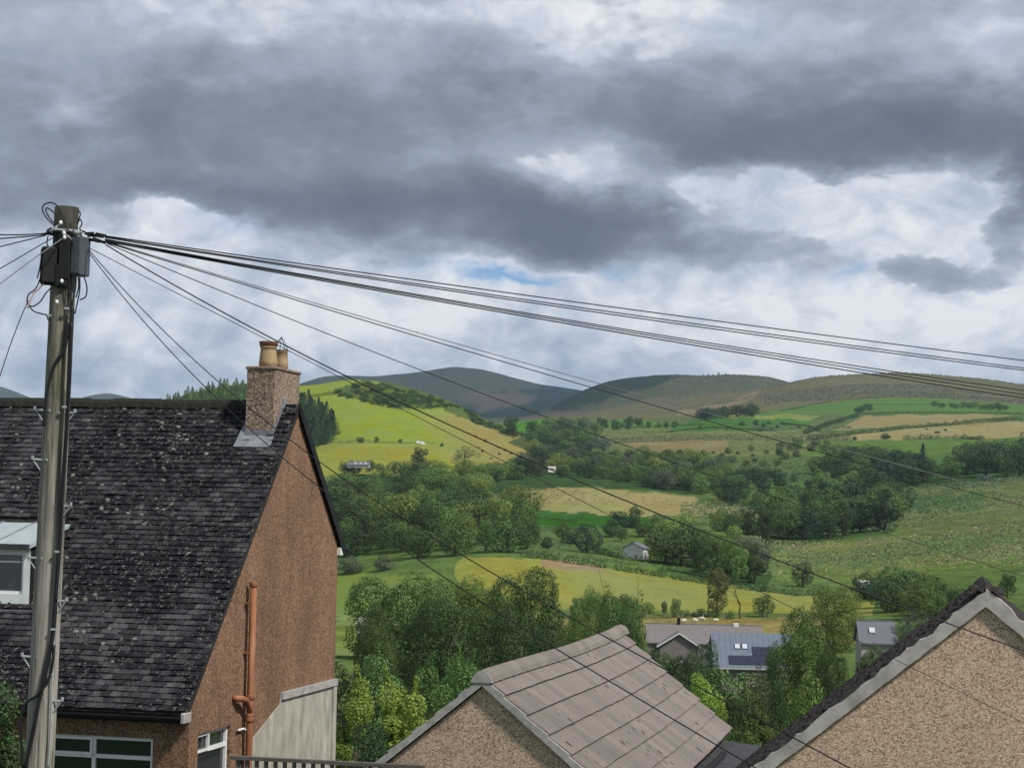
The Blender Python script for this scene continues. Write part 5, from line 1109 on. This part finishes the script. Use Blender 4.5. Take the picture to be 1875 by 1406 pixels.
# loops and loose tails of wire
def curve_tube(name, pxs, r_, mat, dy=-.16, parent=pole):
    P = [pl(x, y, dy) for x, y in pxs]; out = []
    for i in range(len(P)-1):
        p0, p1, p2, p3 = P[max(i-1, 0)], P[i], P[i+1], P[min(i+2, len(P)-1)]
        for k in range(6):
            s = k/6; out.append(0.5*((2*p1)+(p2-p0)*s+(2*p0-5*p1+4*p2-p3)*s*s+(3*p1-p0-3*p2+p3)*s**3))
    out.append(P[-1]); return MB().tube(out, r_, 6).build(name, mat, parent, True)
for pts in ([(98, 412), (86, 400), (78, 386), (80, 376), (92, 371), (104, 376), (112, 390), (118, 405), (124, 420)], [(98, 408), (90, 398), (84, 386), (86, 381), (96, 387), (102, 394)], [(143, 384), (147, 392), (144, 402), (141, 410)],
            [(141, 410), (147, 402), (150, 410), (146, 420), (156, 425)], [(124, 420), (138, 432), (150, 445)], [(154, 507), (159, 525), (157, 543), (146, 549)], [(146, 505), (146, 530), (142, 552), (137, 575)], [(140, 505), (138, 530), (134, 545), (132, 560)],
            [(143, 505), (144, 525), (139, 545)], [(75, 505), (70, 520), (64, 530), (52, 540), (50, 555), (60, 561), (74, 552), (84, 537), (96, 525)], [(53, 560), (62, 570), (78, 575), (95, 578)], [(76, 468), (73, 490), (68, 510)], [(88, 432), (86, 445), (89, 452)], [(120, 430), (126, 450), (128, 480), (126, 520), (131, 560), (130, 590)],
            [(134, 440), (136, 470), (133, 510), (129, 560)], [(84, 575), (90, 590), (92, 600)]):
    curve_tube('wire_loop', pts, .0065, M['wire'])
curve_tube('pink_tag', [(84, 513), (78, 521), (70, 530), (62, 536), (58, 545), (50, 565)], .008, M['pink'])
# cables strapped to the pole
curve_tube('down_cable', [(132, 560), (129, 620), (126, 700), (121, 800), (114, 900), (109, 1000), (103, 1080), (97, 1160), (85, 1220), (70, 1290), (58, 1350), (46, 1406)], .020, M['wire'], -.15)
curve_tube('down_cable', [(126, 590), (118, 640), (104, 660), (92, 690), (84, 730), (80, 780)], .016, M['wire'], -.15)
curve_tube('down_cable', [(131, 590), (129, 680), (126, 740), (120, 840), (114, 930), (107, 1030), (103, 1100)], .012, M['wire'], -.16)
curve_tube('down_cable', [(99, 1180), (92, 1235), (70, 1270), (45, 1290), (38, 1330), (42, 1406)], .014, M['wire'], -.17)
curve_tube('conduit', [(128, 700), (122, 800), (116, 900), (111, 985), (106, 1080), (99, 1160), (95, 1250), (93, 1330), (88, 1406)], .010, M['galv'], -.13)
# climbing steps
for (x, y, s) in ((72, 752, -1), (66, 842, -1), (54, 1021, -1), (46, 1201, -1), (127, 757, 1), (118, 927, 1), (109, 1100, 1), (97, 1282, 1)):
    h = pz(y, x); c0 = pc(h) + Vector((s*pr(h)*.7, -.07, 0)); c1 = pc(h) + Vector((s*(pr(h)+.065), -.07, .005)); mb = MB().tube([c0+Vector((-s*.05, -.05, 0)), c0, c1], .011, 6)
    mb.tube([c1, c1+Vector((0, 0, .035))], .014, 6); mb.tube([c1+Vector((-s*.01, 0, -.01)), pc(h-.10)+Vector((s*pr(h)*.9, -.07, 0))], .007, 5); mb.build('climbing_step', M['galv'], pole)
for (x, y) in ((122, 565), (90, 578), (104, 1010), (97, 1152), (94, 1235), (118, 745)): o = rbox('cable_cleat', pl(x, y, -.165), .045, .02, .02, M['galv'], pole, 0, .003)
# ------------------------------------------------------------------ overhead cables: each hangs in a vertical plane between two real points
def cable(pxs, Y0, Y1, r_, label, mat='wire', extend=0.0, name='overhead_cable'):
    A = at(*pxs[0], Y0); B = at(*pxs[-1], Y1); d = Vector((B.x-A.x, B.y-A.y, 0)); Lh = d.length; d /= Lh; ss, zs = [], []
    for px, py in pxs:
        a, z = ray(px, py); s = (a*A.y-A.x)/(d.x-a*d.y); ss.append(s); zs.append(CAMZ+z*(A.y+s*d.y))
    deg = 2 if len(ss) < 5 else 3; wts = np.ones(len(ss)); wts[0] = wts[-1] = 4; co = np.polyfit(ss, zs, deg, w=wts)
    S_ = np.linspace(0, Lh*(1+extend), 48); P = [Vector((A.x+d.x*s, A.y+d.y*s, float(np.polyval(co, s)))) for s in S_]
    o = MB().tube([p-A for p in P], r_, 6).build(name, M[mat], None, True); o.location = A; tag(o, label, 'cable'); return o
cable([(192, 432), (600, 491), (1250, 579), (1875, 660)], 17.9, 24, 0.0061, 'topmost single overhead cable crossing the whole sky', extend=.25)
cable([(192, 434), (600, 497), (1250, 589), (1875, 674)], 17.9, 24, 0.0061, 'upper of the two close cables just under the topmost cable', extend=.25)
cable([(192, 435), (600, 501), (1250, 593), (1875, 678)], 17.9, 24, 0.0061, 'lower of the two close cables just under the topmost cable', extend=.25)
cable([(192, 438), (600, 513), (1250, 619), (1875, 715)], 17.9, 25, 0.0061, 'upper of the three bundled cables dipping to the moor skyline', extend=.25)
cable([(192, 440), (600, 515), (1250, 623), (1875, 722)], 17.9, 25, 0.0061, 'middle of the three bundled cables dipping to the moor skyline', extend=.25)
cable([(192, 442), (600, 517), (1250, 628), (1875, 729)], 17.9, 25, 0.0068, 'lowest of the three bundled cables dipping to the moor skyline', extend=.25)
cable([(193, 442), (300, 474), (600, 562), (900, 647), (1092, 701), (1247, 743), (1875, 912)], 17.9, 30, 0.0047, 'upper of the pair of cables crossing the far mountain', 'wire_grey', .2)
cable([(193, 444), (300, 475), (600, 566), (900, 657), (1400, 799), (1875, 926)], 17.9, 28, 0.0054, 'lower of the pair of cables crossing the far mountain', extend=.2)
cable([(196, 446), (300, 492), (600, 611), (900, 727), (1192, 831), (1657, 987), (1875, 1055)], 17.9, 32, 0.0047, 'thin cable slanting over the lime hill top and the moor flat', extend=.2)
cable([(193, 448), (300, 512), (511, 623), (630, 687), (863, 799), (1213, 943), (1420, 1023), (1578, 1083), (1875, 1191)], 17.9, 17.0, 0.0061, 'cable passing the chimney guard and ending across the beige gable top', extend=.2)
cable([(163, 454), (300, 525), (488, 627), (630, 694), (839, 799), (1015, 889), (1107, 939), (1412, 1094), (1646, 1212), (1875, 1323)], 17.9, 21.5, 0.0037, 'thin cable passing the chimney pot and fading across the beige gable', extend=.1)
cable([(161, 456), (250, 553), (398, 699), (520, 798), (581, 840), (835, 1010), (1025, 1120), (1204, 1215), (1380, 1313), (1557, 1406)], 17.9, 12.5, 0.0048, 'steep cable crossing the mauve roof, the upper of two', extend=.15)
cable([(161, 460), (230, 552), (300, 635), (368, 702), (458, 783), (599, 899), (713, 987), (960, 1150), (1114, 1250), (1227, 1318), (1385, 1406)], 17.9, 12.0, 0.0048, 'steep cable crossing the mauve roof, the lower of two', extend=.15)
cable([(86, 427), (40, 430), (0, 430)], 17.9, 17.5, 0.0061, 'level cable leaving the pole to the picture edge, highest of them', extend=1.5)
cable([(84, 430), (40, 434), (0, 437)], 17.9, 17.3, 0.0061, 'level cable leaving the pole to the picture edge, just under the highest', extend=1.5)
cable([(84, 431), (40, 442), (0, 452)], 17.9, 17.0, 0.0054, 'cable sloping gently from the pole to the picture edge', extend=1.5)
cable([(96, 436), (50, 463), (0, 492)], 17.85, 16.5, 0.0054, 'cable sloping from the pole past the black box top', extend=1.0)
cable([(114, 437), (60, 475), (0, 520)], 17.8, 16.0, 0.0054, 'pale cable sloping down across the front of the black box', 'wire_grey', 1.0)
cable([(52, 550), (25, 615), (0, 688)], 17.8, 16.5, 0.0047, 'steep cable dropping from the pink tag beside the pole', extend=.6)

# ------------------------------------------------------------------ buildings and details in the valley
def far_house(name, px, py, Y, W_, L_, hw, hr_, rz, label, wallm='white_wall', roofm='slate_far', cat='house', dep=-3.0, ov=.25):
    p = at(px, py, Y); e = empty(name, p, rz); tag(e, label, cat)  # p = ground point under the front wall centre
    MB().box(-W_/2, W_/2, 0, L_, dep, hw).build('wall', M[wallm], e)
    MB().prism([(-W_/2, 0, hw), (-W_/2, L_, hw), (-W_/2, L_/2, hw+hr_)], (W_, 0, 0)).build('gable', M[wallm], e)
    for s in (0, 1):
        y0, y1 = (-ov, L_/2) if s == 0 else (L_+ov, L_/2); z0 = hw - ov*hr_/(L_/2)
        MB().hexa([(-W_/2-ov, y0, z0+.02), (W_/2+ov, y0, z0+.02), (W_/2+ov, y1, hw+hr_+.02), (-W_/2-ov, y1, hw+hr_+.02), (-W_/2-ov, y0, z0+.16), (W_/2+ov, y0, z0+.16), (W_/2+ov, y1, hw+hr_+.16), (-W_/2-ov, y1, hw+hr_+.16)]).build('roof', M[roofm], e)
    MB().box(-W_/2-ov, W_/2+ov, L_/2-.1, L_/2+.1, hw+hr_+.12, hw+hr_+.22).build('ridge', M[roofm], e)
    return e
YB = 215.0; pxm = YB/F
# long bungalow behind
lb = far_house('long_bungalow', 1290, 1212, YB+14, 13.5, 7.0, 2.2, 1.9, R(-3), 'long low bungalow with grey purple roof below the sheep field', 'tile_purple', roofm='tile_purple')
MB().box(-3.2, -2.8, 3.3, 3.7, 3.9, 5.0).build('chimney', M['black_plastic'], lb); MB().box(3.6, 4.2, 3.2, 3.8, 3.9, 4.5).build('chimney', M['white_wall'], lb)
# front cross gable of the long bungalow
mb = MB().prism([(-5.4, -2.2, 0), (-.9, -2.2, 0), (-.9, -2.2, 2.0), (-3.15, -2.2, 3.4), (-5.4, -2.2, 2.0)], (0, 3.0, 0)); mb.build('front_gable', M['tile_purple'], lb)
for s in (-1, 1):
    MB().hexa([(-3.15, -2.5, 3.46), (-3.15+s*2.6, -2.5, 1.84), (-3.15+s*2.6, 3.2, 1.84), (-3.15, 3.2, 3.46), (-3.15, -2.5, 3.58), (-3.15+s*2.6, -2.5, 1.96), (-3.15+s*2.6, 3.2, 1.96), (-3.15, 3.2, 3.58)]).build('gable_roof', M['tile_purple'], lb)
    MB().hexa([(-3.15, -2.56, 3.40), (-3.15+s*2.6, -2.56, 1.78), (-3.15+s*2.6, -2.52, 1.78), (-3.15, -2.52, 3.40), (-3.15, -2.56, 3.56), (-3.15+s*2.6, -2.56, 1.94), (-3.15+s*2.6, -2.52, 1.94), (-3.15, -2.52, 3.56)]).build('bargeboard', M['upvc'], lb)
for x in (1.0, 3.2): w_ = MB().box(x, x+1.4, -.03, -.004, .8, 1.9).build('window', M['upvc'], lb); MB().box(x+.1, x+1.3, -.05, -.032, .9, 1.8).build('pane', M['glass'], w_)
# solar roof house
sp = at(1375, 1240, YB-8); sh = empty('solar_roof_house', sp, R(-2)); tag(sh, 'house with blue grey metal roof, two skylights and dark solar panels', 'house')
HW, RN, RRS = 1.0, 5.6, 3.4; WX0, WX1 = -4.0, 6.0; ug = math.hypot(RN, RRS)
MB().box(WX0+.15, WX1-.15, .2, RN*2-.2, -3, HW).build('wall', M['tile_purple'], sh)
rv_ = Vector((0, RN, RRS)).normalized(); rn_ = Vector((0, -rv_.z, rv_.y)); R0 = Vector((0, 0, HW))
def onr(x, d, h): return Vector((x, 0, 0)) + R0 + rv_*d + rn_*h
def slab(name, x0, x1, d0, d1, h0, h1, mat, par): return MB().hexa([onr(x0, d0, h0), onr(x1, d0, h0), onr(x1, d1, h0), onr(x0, d1, h0), onr(x0, d0, h1), onr(x1, d0, h1), onr(x1, d1, h1), onr(x0, d1, h1)]).build(name, M[mat], par)
rf = slab('roof', WX0, WX1, -.2, ug, -.12, 0, 'roof_blue', sh)
MB().prism([(WX0, RN, HW+RRS-.02), (WX0, RN*2+.2, HW-.1), (WX0, RN*2+.2, HW-.2), (WX0, RN, HW+RRS-.14)], (WX1-WX0, 0, 0)).build('back_roof', M['roof_blue'], sh)
x = WX0+.3
while x < WX1: slab('seam', x, x+.035, -.19, ug-.02, .002, .03, 'roof_blue', rf); x += .6
for x in (-1.55, -.75): s_ = slab('skylight', x, x+.68, 3.45, 4.45, .003, .07, 'black_plastic', sh); slab('pane', x+.07, x+.61, 3.52, 4.38, .071, .078, 'glass_pale', s_)
for r_i, (xa, xb, d0) in enumerate(((-2.3, 6.0, .55), (.35, 6.0, 2.25))):
    xx = xa
    while xx < xb-.5: slab('solar_panel', xx, xx+1.0, d0, d0+1.62, .04, .08, 'solar', rf); xx += 1.04
MB().tube([(WX0, -.22, HW-.12), (WX1, -.22, HW-.12)], .07, 6).build('gutter', M['mortar'], sh)
for x in (-1.5, 1.0, 3.2): w_ = MB().box(x, x+1.1, .165, .198, -.9, .4).build('window', M['upvc'], sh); MB().box(x+.1, x+1.0, .15, .164, -.8, .3).build('pane', M['glass'], w_)
# small bungalow right of the leafy tree
sbp = far_house('small_bungalow', 1608, 1204, 190, 3.3, 5.2, 1.45, 1.9, R(-4), 'small bungalow with grey roof and one skylight above the mossy roof', 'mortar', roofm='slate_far')
MB().hexa([(-.75, .9, 2.36), (-.2, .9, 2.36), (-.2, 1.5, 2.80), (-.75, 1.5, 2.80), (-.75, .88, 2.44), (-.2, .88, 2.44), (-.2, 1.48, 2.88), (-.75, 1.48, 2.88)]).build('skylight', M['glass_pale'], sbp)
# white cottage, farm, tiny farmhouse
wcot = far_house('cottage', 1183, 1014, 425, 3.0, 5.0, 1.2, 1.2, R(60), 'white cottage with grey roof half hidden beside the mown field trees', roofm='slate_far')
MB().box(-.5, .0, 4.98, 5.03, .1, .8).build('window', M['glass'], wcot)
fm = far_house('farm_building', 655, 853, 880, 10.0, 6, .4, 1.6, R(-4), 'long low farm building with pale skylights at the foot of the lime hill', 'mortar', 'slate_far', 'barn', dep=-.8)
for x in (-1.9, .6, 2.9): MB().hexa([(x, .9, .95), (x+1.2, .9, .95), (x+1.2, 2.1, 1.58), (x, 2.1, 1.58), (x, .9, 1.07), (x+1.2, .9, 1.07), (x+1.2, 2.1, 1.70), (x, 2.1, 1.70)]).build('skylight', M['mortar_pale'], fm)
th = far_house('farmhouse', 1011, 861, 830, 3.2, 3, .9, .7, R(8), 'tiny white farmhouse among the trees of the belt', roofm='mortar_pale', dep=-.8)
glh = far_house('pale_shed', 690, 1148, 240, 5.0, 5.0, .25, .6, R(-3), 'pale roofed low shed glimpsed behind the big oak', 'mortar_pale', 'mortar_pale', 'shed', dep=-1.2)
S('bush', 640, 862, 12, 22, 'mid', 'mid green bush in front of the long farm building, its near end', 'bush', y0=780)
S('tree', 676, 864, 22, 20, 'dark', 'dark tree at the far end of the long farm building', y0=780)
S('bush', 1002, 866, 12, 18, 'dark', 'dark bush half hiding the tiny white farmhouse', 'bush', y0=700)
S('bush', 1150, 1020, 14, 26, 'dark', 'dark bush at the near corner of the white cottage', 'bush', y0=380)
# vehicles
def van(px, py, Y, L_, label, rz=0, name='van'):
    p = at(px, py, Y); p.z = ground(p.x, Y); e = empty(name, p, rz); tag(e, label, 'vehicle')
    prof = [(-L_/2, .35), (L_/2, .35), (L_/2, .95), (L_/2-.35, 1.15), (L_/2-.95, 1.85), (-L_/2+.1, 1.9), (-L_/2, 1.75)]
    bevel(MB().prism([(x, -.85, z) for x, z in prof], (0, 1.7, 0)).build('body', M['paint_white'], e), .08, 2)
    MB().prism([(L_/2-1.0, -.87, 1.2), (L_/2-.5, -.87, 1.2), (L_/2-.95, -.87, 1.75), (L_/2-1.0, -.87, 1.75)], (0, 1.74, 0)).build('side_window', M['glass'], e)
    for x in (-L_/2+.8, L_/2-.8):
        for y in (-.86, .86): MB().tube([(x, y-.1, .33), (x, y+.1, .33)], .33, 14).build('wheel', M['rubber'], e)
    return e
van(1586, 1094, 385, 3.4, 'white van parked behind the lane hedge below the tufted pasture', .2)
van(767, 808.5, 1060, 2.7, 'white van on the lime hill beside the tiny bush, nearer the thorn trees', .1); van(775, 809, 1056, 2.6, 'second white van parked right next to the first on the lime hill', .15)
# fence under the mown field
fp = [(1000, 1133), (1120, 1134), (1250, 1135), (1400, 1136), (1560, 1134)]; fg = [hit(x, y, 240) for x, y in fp]
fe = empty('field_fence', fg[0]); tag(fe, 'wire and post fence between the sheep field and the mown field', 'fence'); post0 = MB().box(-.06, .06, -.06, .06, -.2, 1.15).build('post', M['bark_pale'], fe); first = True; pr_ = []
for a, b_ in zip(fg[:-1], fg[1:]):
    nn_ = int((b_-a).length/2.8)
    for k in range(nn_):
        q = a.lerp(b_, k/nn_); q.z = ground(q.x, q.y); pr_.append(q-fg[0])
for k, q in enumerate(pr_):
    o = post0 if k == 0 else link_copy(post0, fe); o.location = q
for hh in (.5, .8, 1.08): MB().tube([q+Vector((0, 0, hh)) for q in pr_], .012, 4).build('fence_wire', M['wire_grey'], fe)
# bare dead tree
bt = hit(1355, 1133, 240); dt = empty('dead_tree', bt); tag(dt, 'bare leafless tree with forked pale limbs at the end of the mown field', 'tree'); DR = random.Random(3); mb = MB()
def limb(p, d, L, r_, lev):
    q = p + d*L; m_ = p.lerp(q, .5) + Vector((DR.uniform(-.1, .1), DR.uniform(-.1, .1), DR.uniform(-.05, .12)))*L; mb.tube([p, m_, q], lambda s: r_*(1-.45*s), 6)
    if lev == 0: return
    for _ in range(2 if lev > 1 else 3):
        a = DR.uniform(0, 6.28); nd = (d + Vector((math.cos(a), math.sin(a), DR.uniform(-.1, .5)))*.75).normalized(); limb(q, nd, L*DR.uniform(.55, .8), r_*.55, lev-1)
limb(Vector((0, 0, 0)), Vector((0, 0, 1)), 2.2, .18, 4); mb.build('trunk', M['bark'], dt)
# sheep and cattle
def beast(name, mat, L_, parts=None):
    me = bpy.data.meshes.new(name); h = L_*.55
    V = [(0, 0, h), (-L_*.45, 0, h*1.02), (L_*.42, 0, h*1.0), (L_*.60, 0, h*1.05), (L_*.80, 0, h*.80)]; Rd = [.27, .24, .23, .13, .09]; E_ = [(0, 1), (0, 2), (2, 3), (3, 4)]
    for x, b_ in ((-L_*.42, 1), (L_*.38, 2)):
        for y in (-.14*L_, .14*L_): i = len(V); V += [(x, y, h*.55), (x-.02*L_, y, h*.28), (x, y, .02)]; Rd += [.085, .05, .045]; E_ += [(b_, i), (i, i+1), (i+1, i+2)]
    me.from_pydata(V, E_, []); me.materials.append(mat); o = bpy.data.objects.new(name, me); COL.objects.link(o); m_ = o.modifiers.new('skin', 'SKIN'); m_.use_smooth_shade = True
    for k, r_ in enumerate(Rd): me.skin_vertices[0].data[k].radius = (r_*L_, r_*L_)
    me.skin_vertices[0].data[0].use_root = True; o.modifiers.new('sub', 'SUBSURF').levels = 1; o.modifiers['sub'].render_levels = 1; return o
s0 = beast('sheep', M['wool'], .8); lab = ['white sheep standing in the strip field, largest of the group', 'white sheep in the strip field just past the largest one', 'white sheep lying nearest the round holly in the strip field', 'cream sheep at the near end of the strip field']
for k, (x, y, rz) in enumerate(((1272, 1139, .2), (1286, 1136, 2.9), (1310, 1138, .4), (1253, 1140, 3.3))):
    o = s0 if k == 0 else link_copy(s0); o.location = hit(x, y, 240); o.rotation_euler = (0, 0, rz); tag(o, lab[k], 'sheep', 'sheep in the strip field')
    if k == 2: o.scale = (1, 1, .8)
c0_ = beast('cow', M['hide'], 2.2); lab = ['dark cow grazing in the lower tan field, above the short hedge', 'dark cow beside the first cow in the lower tan field', 'dark cow standing apart in the lower tan field', 'brown cow high in the lower tan field']
for k, (x, y, rz) in enumerate(((1714, 794, .2), (1719, 794, 2.9), (1731, 790, .4), (1697, 788, 1.3))):
    o = c0_ if k == 0 else link_copy(c0_); o.location = hit(x, y, 950); o.rotation_euler = (0, 0, rz); tag(o, lab[k], 'cow', 'cattle in the lower tan field')
# ------------------------------------------------------------------ air
m = bpy.data.materials.new('haze_air'); m.use_nodes = True; m.node_tree.nodes.clear(); t = NT(m.node_tree)
vo = t.node('ShaderNodeVolumePrincipled'); vo.inputs['Color'].default_value = (.50, .72, 1.0, 1); vo.inputs['Density'].default_value = 5.0e-5; vo.inputs['Anisotropy'].default_value = .1
ou = t.node('ShaderNodeOutputMaterial'); t.l.new(vo.outputs[0], ou.inputs['Volume']); m.cycles.homogeneous_volume = True
zlo = float(ZZ.min())-1.5; hz = MB().box(-9200, 9200, -95, 9650, zlo, float(ZZ.max())+40).build('haze', m); hz['kind'] = 'stuff'
